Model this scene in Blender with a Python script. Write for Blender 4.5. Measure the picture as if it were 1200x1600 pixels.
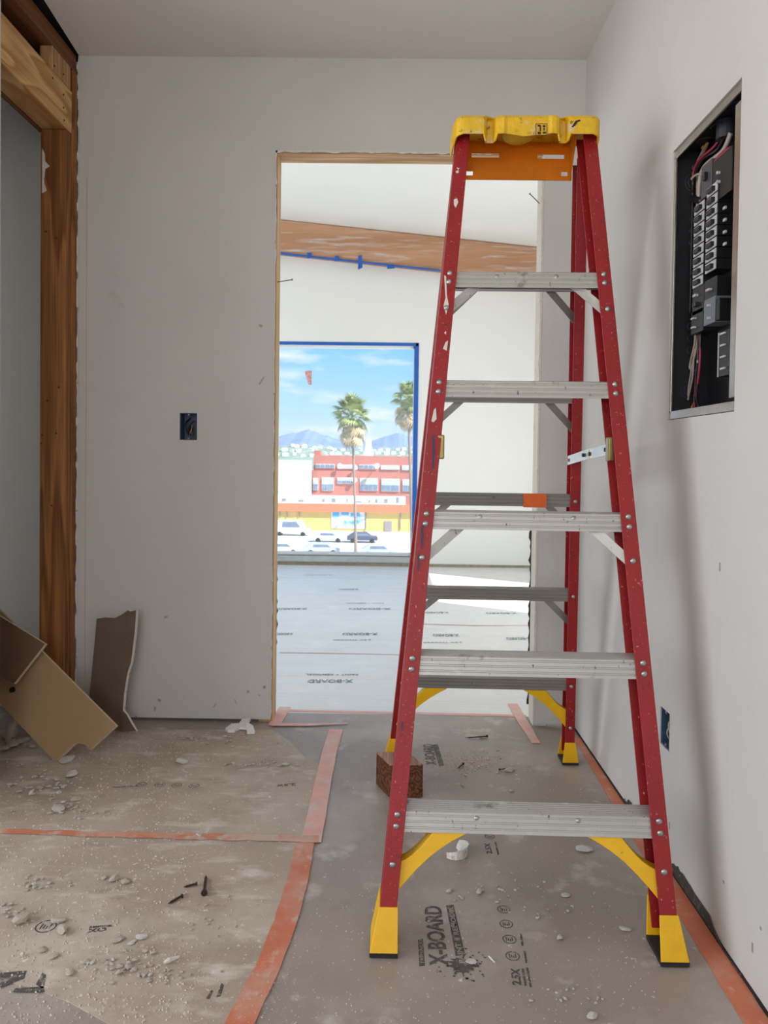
import bpy, bmesh, math, random
from mathutils import Vector, Matrix
from math import radians as R, pi, sin, cos
random.seed(7)
for o in list(bpy.data.objects): bpy.data.objects.remove(o)
S = bpy.context.scene
C = S.collection
# ---------------------------------------------------------------- camera
CAM = Vector((0, 0, 1.0)); FPX = 1200.0; SHY = -58.0
CM = (Matrix.Rotation(R(.55), 3, 'Z') @ Matrix.Rotation(R(90 - 1.3), 3, 'X') @ Matrix.Rotation(R(.75), 3, 'Z'))
cd = bpy.data.cameras.new('camera'); cam = bpy.data.objects.new('camera', cd); C.objects.link(cam)
cam.matrix_world = Matrix.Translation(CAM) @ CM.to_4x4()
cd.sensor_fit = 'VERTICAL'; cd.sensor_height = 36; cd.lens = FPX / 1600 * 36; cd.shift_y = SHY / 1600
cd.clip_start = .05; cd.clip_end = 6000
cd.dof.use_dof = True; cd.dof.focus_distance = 1.95; cd.dof.aperture_fstop = 9
S.camera = cam
def ray(x, y): return CM @ Vector(((x - 600) / FPX, -(y - 800 - SHY) / FPX, -1))
def at(x, y, ax, val):          # where the sight line through a photo point meets the plane axis = val
    v = ray(x, y); t = (val - CAM[ax]) / v[ax]; return CAM + v * t
def fl(x, y, z=0.0): return at(x, y, 2, z)
# ---------------------------------------------------------------- light
S.view_settings.view_transform = 'Standard'; S.view_settings.look = 'None'
S.view_settings.exposure = 0.0; S.view_settings.gamma = 1; S.view_settings.use_curve_mapping = False
def lin(r, g, b):
    f = lambda v: (v / 255 / 12.92) if v / 255 <= .04045 else ((v / 255 + .055) / 1.055) ** 2.4
    return (f(r), f(g), f(b), 1)
W = bpy.data.worlds.new('sky'); S.world = W; W.use_nodes = True
nt = W.node_tree; nt.nodes.clear(); N = nt.nodes.new; L = nt.links.new
wo = N('ShaderNodeOutputWorld'); bg = N('ShaderNodeBackground'); L(bg.outputs[0], wo.inputs[0])
tc = N('ShaderNodeTexCoord'); sx = N('ShaderNodeSeparateXYZ'); L(tc.outputs['Generated'], sx.inputs[0])
rp = N('ShaderNodeValToRGB'); L(sx.outputs[2], rp.inputs[0])
cr = rp.color_ramp; cr.elements[0].position = 0.0; cr.elements[0].color = lin(226, 240, 252)
cr.elements[1].position = .15; cr.elements[1].color = lin(128, 202, 245)
e = cr.elements.new(.06); e.color = lin(186, 226, 250)
e = cr.elements.new(.5); e.color = lin(90, 165, 235)
mp = N('ShaderNodeMapping'); mp.inputs['Scale'].default_value = (7, 7, 28); L(tc.outputs['Generated'], mp.inputs[0])
nz = N('ShaderNodeTexNoise'); nz.inputs['Scale'].default_value = 1.6; nz.inputs['Detail'].default_value = 6; L(mp.outputs[0], nz.inputs['Vector'])
r2 = N('ShaderNodeValToRGB'); r2.color_ramp.elements[0].position = .50; r2.color_ramp.elements[1].position = .72; L(nz.outputs[0], r2.inputs[0])
mx = N('ShaderNodeMix'); mx.data_type = 'RGBA'; L(r2.outputs[0], mx.inputs[0]); L(rp.outputs[0], mx.inputs[6]); mx.inputs[7].default_value = (.86, .92, 1, 1)
L(mx.outputs[2], bg.inputs[0]); bg.inputs[1].default_value = 1.15
def lamp(name, kind, loc, direction, energy, col=(1, 1, 1), size=None, angle=None):
    d = bpy.data.lights.new(name, kind); d.energy = energy; d.color = col
    o = bpy.data.objects.new(name, d); C.objects.link(o); o.location = loc
    o.rotation_euler = Vector(direction).to_track_quat('-Z', 'Y').to_euler()
    if size: d.shape = 'RECTANGLE'; d.size, d.size_y = size
    if angle: d.angle = R(angle)
    return o
SUN_EL = R(47)
lamp('sun', 'SUN', (20, -12, 30), (-.87 * cos(SUN_EL), .5 * cos(SUN_EL), -sin(SUN_EL)), 9.5, (1, .95, .88), angle=.6)
# area lamps added at unseen window openings to brighten both rooms
lamp('added_side_daylight', 'AREA', (-3.24, .15, 1.40), (1, 0, -.22), 100, (.97, .98, 1), (3.5, 2.0))
lamp('added_rear_fill', 'AREA', (-.35, -1.66, 1.5), (0, 1, -.30), 23, (1, .98, .96), (1.3, 1.5))  # added fill that lifts the back wall and the ladder front
lamp('far_side_window_daylight', 'AREA', (1.98, 5.05, 1.1), (-1, 0, -.25), 20, (1, .98, .95), (1.2, 1.9))
lamp('added_far_left_fill', 'AREA', (-3.55, 5.0, 1.6), (1, 0, -.35), 56, (.97, .99, 1), (2.6, 2.2))  # added fill for the far room
# ---------------------------------------------------------------- materials
MATS = {}
def mat(name, col, rough=.6, metal=0., var=.0, vscale=8, stretch=(1, 1, 1), spots=(), bump=0., bscale=60, bstretch=(1, 1, 1), trans=0., emit=0., spec=.5):
    """noise-varied principled material; spots = [(colour, scale, threshold, softness, stretch)]"""
    m = bpy.data.materials.new(name); MATS[name] = m; m.use_nodes = True
    t = m.node_tree; b = t.nodes['Principled BSDF']; N = t.nodes.new; L = t.links.new
    b.inputs['Roughness'].default_value = rough; b.inputs['Metallic'].default_value = metal
    b.inputs['Specular IOR Level'].default_value = spec
    tc = N('ShaderNodeTexCoord'); c4 = tuple(col[:3]) + (1,)
    def noise(scale, st, det=5):
        mp = N('ShaderNodeMapping'); mp.inputs['Scale'].default_value = st; L(tc.outputs['Object'], mp.inputs[0])
        n = N('ShaderNodeTexNoise'); n.inputs['Scale'].default_value = scale; n.inputs['Detail'].default_value = det
        n.inputs['Roughness'].default_value = .6; L(mp.outputs[0], n.inputs['Vector']); return n.outputs[0]
    cur = None
    if var:
        r = N('ShaderNodeValToRGB'); L(noise(vscale, stretch), r.inputs[0])
        r.color_ramp.elements[0].position = .3; r.color_ramp.elements[1].position = .7
        r.color_ramp.elements[0].color = tuple(v * (1 - var) for v in c4[:3]) + (1,)
        r.color_ramp.elements[1].color = tuple(min(1, v * (1 + var)) for v in c4[:3]) + (1,)
        cur = r.outputs[0]
    for sp in spots:
        sc, scale, th, soft = sp[:4]; st = sp[4] if len(sp) > 4 else (1, 1, 1)
        r = N('ShaderNodeValToRGB'); L(noise(scale, st, 6), r.inputs[0])
        r.color_ramp.elements[0].position = th; r.color_ramp.elements[1].position = min(1, th + soft)
        x = N('ShaderNodeMix'); x.data_type = 'RGBA'; L(r.outputs[0], x.inputs[0])
        if cur: L(cur, x.inputs[6])
        else: x.inputs[6].default_value = c4
        x.inputs[7].default_value = tuple(sc[:3]) + (1,); cur = x.outputs[2]
    if cur: L(cur, b.inputs['Base Color'])
    else: b.inputs['Base Color'].default_value = c4
    if bump:
        bp = N('ShaderNodeBump'); bp.inputs['Strength'].default_value = bump; bp.inputs['Distance'].default_value = .01
        L(noise(bscale, bstretch), bp.inputs['Height']); L(bp.outputs[0], b.inputs['Normal'])
    if trans:
        tr = N('ShaderNodeBsdfTranslucent'); tr.inputs[0].default_value = c4
        if cur: L(cur, tr.inputs[0])
        ms = N('ShaderNodeMixShader'); ms.inputs[0].default_value = trans
        L(b.outputs[0], ms.inputs[1]); L(tr.outputs[0], ms.inputs[2]); L(ms.outputs[0], t.nodes['Material Output'].inputs[0])
    if emit: b.inputs['Emission Color'].default_value = c4; b.inputs['Emission Strength'].default_value = emit
    return m
def wood(name, c1, c2, axis='Z', scale=9, dist=5, rough=.6, stretch=.06, knots=True, fine=.35):
    m = bpy.data.materials.new(name); MATS[name] = m; m.use_nodes = True
    t = m.node_tree; b = t.nodes['Principled BSDF']; N = t.nodes.new; L = t.links.new
    b.inputs['Roughness'].default_value = rough; b.inputs['Specular IOR Level'].default_value = .3
    tc = N('ShaderNodeTexCoord'); mp = N('ShaderNodeMapping')
    s = {'X': (stretch, 1, 1), 'Y': (1, stretch, 1), 'Z': (1, 1, stretch)}[axis]
    mp.inputs['Scale'].default_value = s; L(tc.outputs['Object'], mp.inputs[0])
    n0 = N('ShaderNodeTexNoise'); n0.inputs['Scale'].default_value = scale; n0.inputs['Detail'].default_value = 2; L(mp.outputs[0], n0.inputs['Vector'])
    ml = N('ShaderNodeMath'); ml.operation = 'MULTIPLY'; ml.inputs[1].default_value = dist; L(n0.outputs[0], ml.inputs[0])
    fr = N('ShaderNodeMath'); fr.operation = 'FRACT'; L(ml.outputs[0], fr.inputs[0])
    r = N('ShaderNodeValToRGB'); L(fr.outputs[0], r.inputs[0])
    r.color_ramp.elements[0].color = tuple(c1[:3]) + (1,); r.color_ramp.elements[1].color = tuple(c2[:3]) + (1,)
    r.color_ramp.elements[1].position = .85; e = r.color_ramp.elements.new(1.0); e.color = tuple(c1[:3]) + (1,)
    mp2 = N('ShaderNodeMapping'); mp2.inputs['Scale'].default_value = tuple(1 if v == 1 else .02 for v in s); L(tc.outputs['Object'], mp2.inputs[0])
    n2 = N('ShaderNodeTexNoise'); n2.inputs['Scale'].default_value = 220; n2.inputs['Detail'].default_value = 3; L(mp2.outputs[0], n2.inputs['Vector'])
    x = N('ShaderNodeMix'); x.data_type = 'RGBA'; x.blend_type = 'MULTIPLY'; x.inputs[0].default_value = fine
    L(r.outputs[0], x.inputs[6])
    r3 = N('ShaderNodeValToRGB'); r3.color_ramp.elements[0].position = .35; r3.color_ramp.elements[1].position = .6; L(n2.outputs[0], r3.inputs[0]); L(r3.outputs[0], x.inputs[7])
    L(x.outputs[2], b.inputs['Base Color'])
    bp = N('ShaderNodeBump'); bp.inputs['Strength'].default_value = .25; bp.inputs['Distance'].default_value = .003; L(n2.outputs[0], bp.inputs['Height']); L(bp.outputs[0], b.inputs['Normal'])
    return m
m_wall = mat('wall_paint', lin(203, 199, 194), .75, var=.03, vscale=3, spots=[(lin(176, 170, 164), 3.5, .68, .12), (lin(150, 142, 134), 38, .80, .03)], bump=.12, bscale=180, spec=.25)
m_wall_far = mat('white_wall_paint', lin(234, 233, 228), .7, var=.015, vscale=2, spec=.3)
m_ceil = mat('ceiling_paint', lin(222, 217, 212), .75, var=.02, vscale=2, bump=.1, bscale=140, spec=.2)
m_gyp = mat('gypsum', lin(222, 216, 208), .9, var=.08, vscale=60, spots=[(lin(150, 135, 115), 40, .6, .1)], bump=.6, bscale=120)
m_floor = mat('floor_board', lin(154, 141, 131), .42, var=.08, vscale=2.2, spots=[(lin(188, 177, 167), 1.7, .48, .24), (lin(204, 194, 184), 7, .58, .16), (lin(140, 124, 110), 4, .64, .14), (lin(216, 207, 198), 45, .66, .06), (lin(120, 106, 96), 30, .72, .05)], bump=.10, bscale=5, bstretch=(.35, 1.6, 1))
m_sheet = mat('dusty_floor_board', lin(172, 155, 139), .6, var=.12, vscale=3, spots=[(lin(196, 182, 167), 2.4, .46, .2), (lin(208, 196, 182), 12, .54, .16, (.6, 1.4, 1)), (lin(140, 120, 102), 5, .62, .14, (.5, 1.6, 1)), (lin(222, 212, 200), 60, .62, .08), (lin(126, 108, 92), 40, .70, .06)], bump=.25, bscale=6, bstretch=(.4, 1.5, 1))
m_ffloor = mat('glare_whitened_board', lin(226, 223, 219), .32, var=.04, vscale=2, spots=[(lin(236, 234, 231), 6, .55, .2)], bump=.8, bscale=4, bstretch=(.25, 2.2, 1))  # window glare put into the base colour of the brown board
m_red = mat('red_fibreglass', lin(146, 22, 26), .45, var=.12, vscale=25, stretch=(1, 1, .3), spots=[(lin(196, 120, 112), 150, .64, .05), (lin(120, 16, 20), 40, .62, .08), (lin(214, 205, 196), 75, .73, .02)], bump=.15, bscale=300)
m_alu = mat('worn_aluminium', lin(184, 180, 174), .45, .5, var=.05, vscale=30, stretch=(.2, 1, 1), spots=[(lin(92, 88, 84), 120, .65, .04, (1, 1, .35)), (lin(120, 114, 108), 14, .62, .1), (lin(205, 200, 194), 18, .62, .1)], bump=.1, bscale=200)
m_alud = mat('dull_aluminium', lin(150, 145, 140), .5, .6, var=.12, vscale=25, stretch=(.2, 1, 1), spots=[(lin(95, 90, 86), 60, .66, .06)])
m_yel = mat('yellow_plastic', lin(232, 178, 18), .45, var=.08, vscale=20, spots=[(lin(150, 112, 30), 70, .70, .05), (lin(214, 198, 160), 30, .74, .04)], bump=.1, bscale=120)
m_cap = mat('paint_spattered_yellow', lin(222, 176, 24), .45, var=.10, vscale=30, spots=[(lin(204, 184, 146), 22, .58, .10), (lin(128, 102, 40), 50, .60, .08), (lin(70, 60, 40), 130, .70, .03)], bump=.3, bscale=70)
m_apr = mat('translucent_orange_plastic', lin(236, 150, 12), .5, var=.08, vscale=14, trans=.45)
m_black = mat('black_rubber', lin(34, 32, 32), .7, var=.3, vscale=60, spots=[(lin(150, 140, 130), 60, .68, .08)])
m_steel = mat('zinc_steel', lin(196, 190, 180), .28, .9, var=.08, vscale=60)
m_brass = mat('yellow_zinc', lin(150, 132, 84), .35, .85, var=.1, vscale=50)
m_rivet = mat('rivet_zinc', lin(170, 172, 168), .35, .8, var=.1, vscale=200)
m_post = wood('aged_fir', lin(122, 74, 36), lin(172, 114, 62), 'Z', 10, 7)
m_plate = wood('aged_fir_plate', lin(96, 58, 32), lin(140, 90, 54), 'Y', 10, 6)
m_beam = wood('new_fir', lin(186, 134, 76), lin(226, 186, 128), 'Y', 7, 9, stretch=.16, fine=.2)
m_cripple = wood('new_fir_stud', lin(176, 132, 84), lin(212, 174, 124), 'Z', 12, 6)
m_jamb = wood('pine_jamb', lin(196, 156, 106), lin(228, 196, 148), 'Z', 12, 5)
m_head = wood('pine_header', lin(196, 150, 104), lin(226, 188, 142), 'X', 12, 5)
m_jambw = mat('dusty_white_jamb', lin(206, 198, 184), .8, var=.08, vscale=20, stretch=(1, 1, .1), spots=[(lin(120, 96, 72), 26, .66, .06, (1, 1, .3))], bump=.4, bscale=60)
m_block = wood('dark_block_wood', lin(66, 36, 20), lin(128, 78, 46), 'Y', 16, 14, stretch=.3)
m_blockt = wood('block_top_wood', lin(140, 100, 76), lin(186, 146, 120), 'Y', 16, 5, stretch=.1)
m_fbeam = wood('plywood_beam', lin(176, 122, 84), lin(206, 156, 116), 'X', 5, 3, fine=.15)
m_plastic = mat('clear_sheeting', (.95, .95, .95), .12)
m_tape = mat('orange_tape', lin(204, 116, 84), .5, var=.10, vscale=12, spots=[(lin(200, 150, 128), 7, .48, .2), (lin(198, 176, 160), 24, .58, .14)], bump=.1, bscale=30)
m_taped = mat('dusty_orange_tape', lin(200, 122, 92), .55, var=.1, vscale=12, spots=[(lin(196, 166, 146), 5, .44, .16), (lin(190, 174, 158), 18, .52, .12)], bump=.1, bscale=30)
m_tapep = mat('faded_pink_tape', lin(222, 168, 154), .5, var=.08, vscale=14, spots=[(lin(212, 190, 180), 16, .48, .2)], bump=.2, bscale=30)
m_tapef = mat('pale_far_tape', lin(232, 208, 198), .5, var=.06, vscale=14)  # paler copy of the tape for the far floor
m_blue = mat('blue_tape', lin(24, 92, 178), .6, var=.1, vscale=20)
m_ink = mat('grey_ink', lin(82, 77, 74), .7, var=.15, vscale=40, spots=[(lin(160, 148, 138), 60, .54, .12)])
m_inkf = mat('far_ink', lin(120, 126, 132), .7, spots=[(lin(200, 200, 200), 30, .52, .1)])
m_gypb = mat('brown_drywall_paper', lin(112, 93, 78), .85, var=.10, vscale=9, spots=[(lin(150, 132, 116), 30, .68, .08)], bump=.15, bscale=100)
m_tan = mat('tan_board', lin(164, 132, 97), .75, var=.06, vscale=5, spots=[(lin(144, 112, 80), 12, .66, .1)], bump=.08, bscale=80)
m_dkboard = mat('brown_fibre_board', lin(108, 82, 60), .75, var=.12, vscale=14, stretch=(.3, 1, 1), bump=.1, bscale=80)
m_edge = mat('raw_board_edge', lin(206, 186, 160), .85, var=.1, vscale=60, bump=.4, bscale=120)
m_chunk = mat('plaster_chunk', lin(226, 219, 210), .9, var=.12, vscale=30, spots=[(lin(150, 134, 118), 22, .6, .12)], bump=.6, bscale=90)
m_chunkd = mat('dusty_plaster_chunk', lin(206, 193, 177), .9, var=.10, vscale=30, bump=.6, bscale=90)
m_white = mat('white_drywall_face', lin(232, 230, 226), .8, var=.04, vscale=30)
m_panel = mat('black_panel_box', lin(34, 34, 38), .5, .2, var=.15, vscale=10)
m_panelk = mat('knockout_ring', lin(60, 60, 66), .5, .3)
m_brk = mat('black_breaker', lin(22, 22, 24), .4)
m_brkl = mat('breaker_label', lin(186, 184, 182), .5, var=.25, vscale=90, spots=[(lin(60, 60, 64), 160, .66, .03)])
m_wb = mat('black_wire', lin(20, 20, 20), .4); m_wr = mat('red_wire', lin(150, 34, 60), .4); m_ww = mat('white_wire', lin(168, 156, 142), .5)
m_wy = mat('yellow_wire', lin(214, 160, 30), .5); m_copper = mat('copper_wire', lin(170, 140, 110), .4, .5)
m_bbox = mat('blue_outlet_box', lin(52, 78, 104), .5, var=.1, vscale=40)
m_dark = mat('dark_void', lin(28, 25, 23), .9)  # near-black colour standing in for shade in gaps and holes
m_crumb = mat('broken_dark_plaster', lin(74, 66, 60), .95, var=.3, vscale=90, spots=[(lin(150, 142, 134), 70, .6, .1)], bump=1, bscale=110)
m_iron = mat('dark_iron', lin(60, 50, 44), .5, .6, var=.2, vscale=200)
m_glass = bpy.data.materials.new('window_glass'); m_glass.use_nodes = True
_t = m_glass.node_tree; _b = _t.nodes['Principled BSDF']; _tr = _t.nodes.new('ShaderNodeBsdfTransparent'); _tr.inputs[0].default_value = (.97, .985, .99, 1)
_b.inputs['Roughness'].default_value = .02; _b.inputs['Base Color'].default_value = (.9, .95, 1, 1)
_ms = _t.nodes.new('ShaderNodeMixShader'); _ms.inputs[0].default_value = .06
_t.links.new(_tr.outputs[0], _ms.inputs[1]); _t.links.new(_b.outputs[0], _ms.inputs[2]); _t.links.new(_ms.outputs[0], _t.nodes['Material Output'].inputs[0])
m_film = bpy.data.materials.new('clear_film'); m_film.use_nodes = True
_t = m_film.node_tree; _b = _t.nodes['Principled BSDF']; _tr = _t.nodes.new('ShaderNodeBsdfTransparent')
_b.inputs['Roughness'].default_value = .18; _b.inputs['Base Color'].default_value = (.9, .9, .9, 1); _b.inputs['Specular IOR Level'].default_value = .8
_nz = _t.nodes.new('ShaderNodeTexNoise'); _nz.inputs['Scale'].default_value = 7; _nz.inputs['Detail'].default_value = 4
_tc = _t.nodes.new('ShaderNodeTexCoord'); _mp = _t.nodes.new('ShaderNodeMapping'); _mp.inputs['Rotation'].default_value = (0, .7, 0); _mp.inputs['Scale'].default_value = (.5, 1, 5)
_t.links.new(_tc.outputs['Object'], _mp.inputs[0]); _t.links.new(_mp.outputs[0], _nz.inputs['Vector'])
_rp = _t.nodes.new('ShaderNodeValToRGB'); _rp.color_ramp.elements[0].position = .52; _rp.color_ramp.elements[0].color = (.04,) * 3 + (1,); _rp.color_ramp.elements[1].position = .72; _rp.color_ramp.elements[1].color = (.5,) * 3 + (1,)
_ms = _t.nodes.new('ShaderNodeMixShader'); _t.links.new(_nz.outputs[0], _rp.inputs[0]); _t.links.new(_rp.outputs[0], _ms.inputs[0])
_t.links.new(_tr.outputs[0], _ms.inputs[1]); _t.links.new(_b.outputs[0], _ms.inputs[2]); _t.links.new(_ms.outputs[0], _t.nodes['Material Output'].inputs[0])
# ---------------------------------------------------------------- mesh helpers
class MB:
    def __init__(s): s.v = []; s.f = []; s.mi = []; s.cur = 0
    def add(s, vs, fs):
        o = len(s.v); s.v += [tuple(v) for v in vs]
        for f in fs: s.f.append([i + o for i in f]); s.mi.append(s.cur)
        return s
    def hexa(s, p):      # p: 4 bottom points, 4 top points
        return s.add(p, [(3, 2, 1, 0), (4, 5, 6, 7), (0, 1, 5, 4), (1, 2, 6, 5), (2, 3, 7, 6), (3, 0, 4, 7)])
    def box(s, x0, x1, y0, y1, z0, z1):
        return s.hexa([(x0, y0, z0), (x1, y0, z0), (x1, y1, z0), (x0, y1, z0), (x0, y0, z1), (x1, y0, z1), (x1, y1, z1), (x0, y1, z1)])
    def loft(s, rings, closed=True, caps=True):
        n = len(rings[0]); o = len(s.v); s.v += [tuple(p) for r in rings for p in r]
        for k in range(len(rings) - 1):
            for i in range(n if closed else n - 1):
                j = (i + 1) % n
                s.f.append([o + k * n + i, o + k * n + j, o + (k + 1) * n + j, o + (k + 1) * n + i]); s.mi.append(s.cur)
        if caps and closed:
            s.f.append([o + i for i in range(n)][::-1]); s.f.append([o + (len(rings) - 1) * n + i for i in range(n)]); s.mi += [s.cur, s.cur]
        return s
    def prism(s, poly, vec): # poly: 3d points, extruded by vec
        vec = Vector(vec); return s.loft([[Vector(p) for p in poly], [Vector(p) + vec for p in poly]])
    def tube(s, pts, r, n=8, caps=True):
        pts = [Vector(p) for p in pts]; rings = []; up = None
        for i, p in enumerate(pts):
            d = (pts[min(i + 1, len(pts) - 1)] - pts[max(i - 1, 0)]).normalized()
            if up is None: up = d.orthogonal().normalized()
            up = (up - d * up.dot(d)).normalized(); w = d.cross(up)
            rr = r[i] if isinstance(r, (list, tuple)) else r
            rings.append([p + (up * cos(2 * pi * k / n) + w * sin(2 * pi * k / n)) * rr for k in range(n)])
        return s.loft(rings, True, caps)
    def bar(s, p0, p1, wv, tv):  # a bar from p0 to p1 with full width vector wv and thickness vector tv
        p0, p1, wv, tv = map(Vector, (p0, p1, wv, tv)); q = []
        for p in (p0, p1): q += [p - wv / 2 - tv / 2, p + wv / 2 - tv / 2, p + wv / 2 + tv / 2, p - wv / 2 + tv / 2]
        return s.hexa(q)
    def build(s, name, m, parent=None, smooth=False, bevel=0, loc=None):
        me = bpy.data.meshes.new(name); me.from_pydata(s.v, [], s.f)
        for mm in (m if isinstance(m, (list, tuple)) else [m]): me.materials.append(mm)
        for p, i in zip(me.polygons, s.mi): p.material_index = i
        bm = bmesh.new(); bm.from_mesh(me); bmesh.ops.recalc_face_normals(bm, faces=bm.faces); bm.to_mesh(me); bm.free()
        if smooth: me.shade_smooth()
        o = bpy.data.objects.new(name, me); C.objects.link(o)
        if parent: o.parent = parent
        if loc is not None: o.location = loc
        if bevel: b = o.modifiers.new('bevel', 'BEVEL'); b.width = bevel; b.segments = 2; b.limit_method = 'ANGLE'
        return o
def tag(o, label=None, cat=None, group=None, kind=None):
    if label: o['label'] = label
    if cat: o['category'] = cat
    if group: o['group'] = group
    if kind: o['kind'] = kind
    return o
def thing(name, label, cat, loc=(0, 0, 0), group=None):
    o = bpy.data.objects.new(name, None); C.objects.link(o); o.location = loc; o.empty_display_size = .1
    return tag(o, label, cat, group)
def recenter(o):       # origin to the middle of the base of the mesh
    me = o.data; xs = [v.co for v in me.vertices]
    c = Vector(((min(v.x for v in xs) + max(v.x for v in xs)) / 2, (min(v.y for v in xs) + max(v.y for v in xs)) / 2, min(v.z for v in xs)))
    for v in me.vertices: v.co -= c
    o.location = o.location + c; return o
def part(o, root):     # parent keeping the mesh where it stands (roots are only translated)
    o.parent = root; o.location = o.location - root.location; return o
def inst(src, loc, rot=(0, 0, 0), sc=(1, 1, 1), parent=None):
    o = src.copy(); C.objects.link(o); o.location = loc; o.rotation_euler = rot; o.scale = sc
    if parent is not None: o.parent = parent
    return o
def slab(mb, u0, u1, v0, v1, w0, w1, holes, fr):
    """a sheet with rectangular holes; fr(u, v, w) -> xyz"""
    us = sorted({u0, u1, *[h[0] for h in holes], *[h[1] for h in holes]}); vs = sorted({v0, v1, *[h[2] for h in holes], *[h[3] for h in holes]})
    us = [u for u in us if u0 <= u <= u1]; vs = [v for v in vs if v0 <= v <= v1]
    def solid(i, j):
        if i < 0 or j < 0 or i >= len(us) - 1 or j >= len(vs) - 1: return False
        a, b = (us[i] + us[i + 1]) / 2, (vs[j] + vs[j + 1]) / 2
        return not any(h[0] < a < h[1] and h[2] < b < h[3] for h in holes)
    for i in range(len(us) - 1):
        for j in range(len(vs) - 1):
            if not solid(i, j): continue
            a, b, c, d = us[i], us[i + 1], vs[j], vs[j + 1]
            for w in (w0, w1): mb.add([fr(a, c, w), fr(b, c, w), fr(b, d, w), fr(a, d, w)], [(0, 1, 2, 3)])
            for (di, dj, p, q) in ((-1, 0, (a, c), (a, d)), (1, 0, (b, c), (b, d)), (0, -1, (a, c), (b, c)), (0, 1, (a, d), (b, d))):
                if not solid(i + di, j + dj): mb.add([fr(*p, w0), fr(*q, w0), fr(*q, w1), fr(*p, w1)], [(0, 1, 2, 3)])
    bmw = bmesh.new(); return mb
def weld(o):
    bm = bmesh.new(); bm.from_mesh(o.data); bmesh.ops.remove_doubles(bm, verts=bm.verts, dist=1e-5)
    bmesh.ops.recalc_face_normals(bm, faces=bm.faces); bm.to_mesh(o.data); bm.free(); return o
def struct(o, label): return tag(o, label, kind='structure')
FX = lambda u, v, w: (w, u, v)      # sheet standing in a plane of constant x
FY = lambda u, v, w: (u, w, v)      # constant y
FZ = lambda u, v, w: (u, v, w)
# ---------------------------------------------------------------- room shell
YB = 2.854; XR = .695; XL = -1.17; ZC = 2.465; YF = 7.073; T = .0127
YB2 = YB + .115
DL, DR, DH = -.442, .547, 2.126       # doorway
PB = (1.571, 1.951, 1.103, 1.775)     # breaker panel hole (y0,y1,z0,z1)
OB = (1.889, 1.955, .281, .376)       # low outlet hole in the right wall
BB = (-.790, -.725, 1.055, 1.156)     # outlet hole in the back wall
def sheet(name, label, m, u0, u1, v0, v1, w0, w1, holes, fr):
    return struct(weld(slab(MB(), u0, u1, v0, v1, w0, w1, holes, fr).build(name, m)), label)
wall_back = sheet('wall_back', 'grey-white drywall partition with the rough doorway cut through it', m_wall, XL, XR, .012, ZC, YB, YB + T, [(DL, DR, -1, DH), BB], FY)
wall_right = sheet('wall_right', 'white drywall on the right with the breaker panel set in it', m_wall, -1.7, YB + T, .006, ZC, XR, XR + T, [PB, OB], FX)
sheet('wall_left', 'drywall on the left with an unseen gap shaped to pass the side lamp', m_wall, -1.7, 2.285, 0, ZC, -1.285, XL, [(-1.6, 2.0, -1, 2.35)], FX)  # gap's far edge set to keep side light off the back wall
sheet('wall_rear', 'drywall behind the viewer with an unseen opening added for the rear lamp', m_wall, -3.3, XR + T, 0, ZC, -1.75, -1.7, [(-1.0, .3, .75, 2.25)], FY)  # opening made to hold the rear fill lamp
sheet('wall_outer', 'unseen outer wall of the side room with an opening added for the side lamp', m_wall, -1.7, 3.2, 0, ZC, -3.35, -3.3, [(-1.6, 1.9, .40, 2.42)], FX)  # opening widened to soften the shadows from the side lamp
sheet('wall_light_baffle', 'unseen partition added to limit the side light reaching the alcove', m_wall, -3.3, -1.285, 0, ZC, 2.27, 2.285, [(-2.43, -2.29, -1, 2.1)], FY)  # added to hold back the side lamp, slot lets some light through
bx2 = at(9, 643, 1, 3.0); bx3 = at(32, 682, 1, 3.0)
BA = (bx2.x, bx3.x, bx3.z, bx2.z)
wall_alcove = sheet('wall_alcove', 'shaded grey drywall seen past the timber post', m_wall, -3.3, -1.335, 0, ZC, 3.0, 3.0 + T, [BA], FY)
cm = MB(); zc = ZC
cp = [(-1.172, YB + T), (XR + T, YB + T), (XR + T, -1.75), (-1.0, -1.75), (-1.05, 1.6), (-1.138, 2.43)]
cm.prism([(x, y, zc) for x, y in cp], (0, 0, .0127)); struct(cm.build('ceiling', m_ceil), 'flat off-white ceiling of the near room')
struct(MB().box(-3.35, XR + T, -1.75, 3.2, ZC + .03, ZC + .06).build('ceiling_backing', m_dark), 'backing above the ceiling, coloured dark as the shaded void')
struct(MB().box(-3.35, 1.0, -1.75, YB2, -.06, 0).build('floor', m_floor), 'floor covered in printed brown protection board')
rf_ = MB(); rf_.box(-3.7, 2.0, YB2, YF + .2, -.06, -.008); rr_ = []
for j in range(241):
    y_ = YB2 + (YF + .19 - YB2) * j / 240
    rr_.append([(-3.7 + 5.7 * i / 60, y_, -.0032 * (.5 + .25 * sin(y_ * 23 + 1.6 * sin(i * .11)) + .25 * sin(y_ * 41 + i * .17 + 2 * sin(y_ * 3))) * min(1, (y_ - YB2) / .3)) for i in range(61)])
rf_.loft(rr_, closed=False)
struct(rf_.build('floor_far_room', m_ffloor), 'rippled protection board whitened by painted glare on the floor of the bright room')
floor = bpy.data.objects['floor']; ffloor = bpy.data.objects['floor_far_room']
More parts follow.
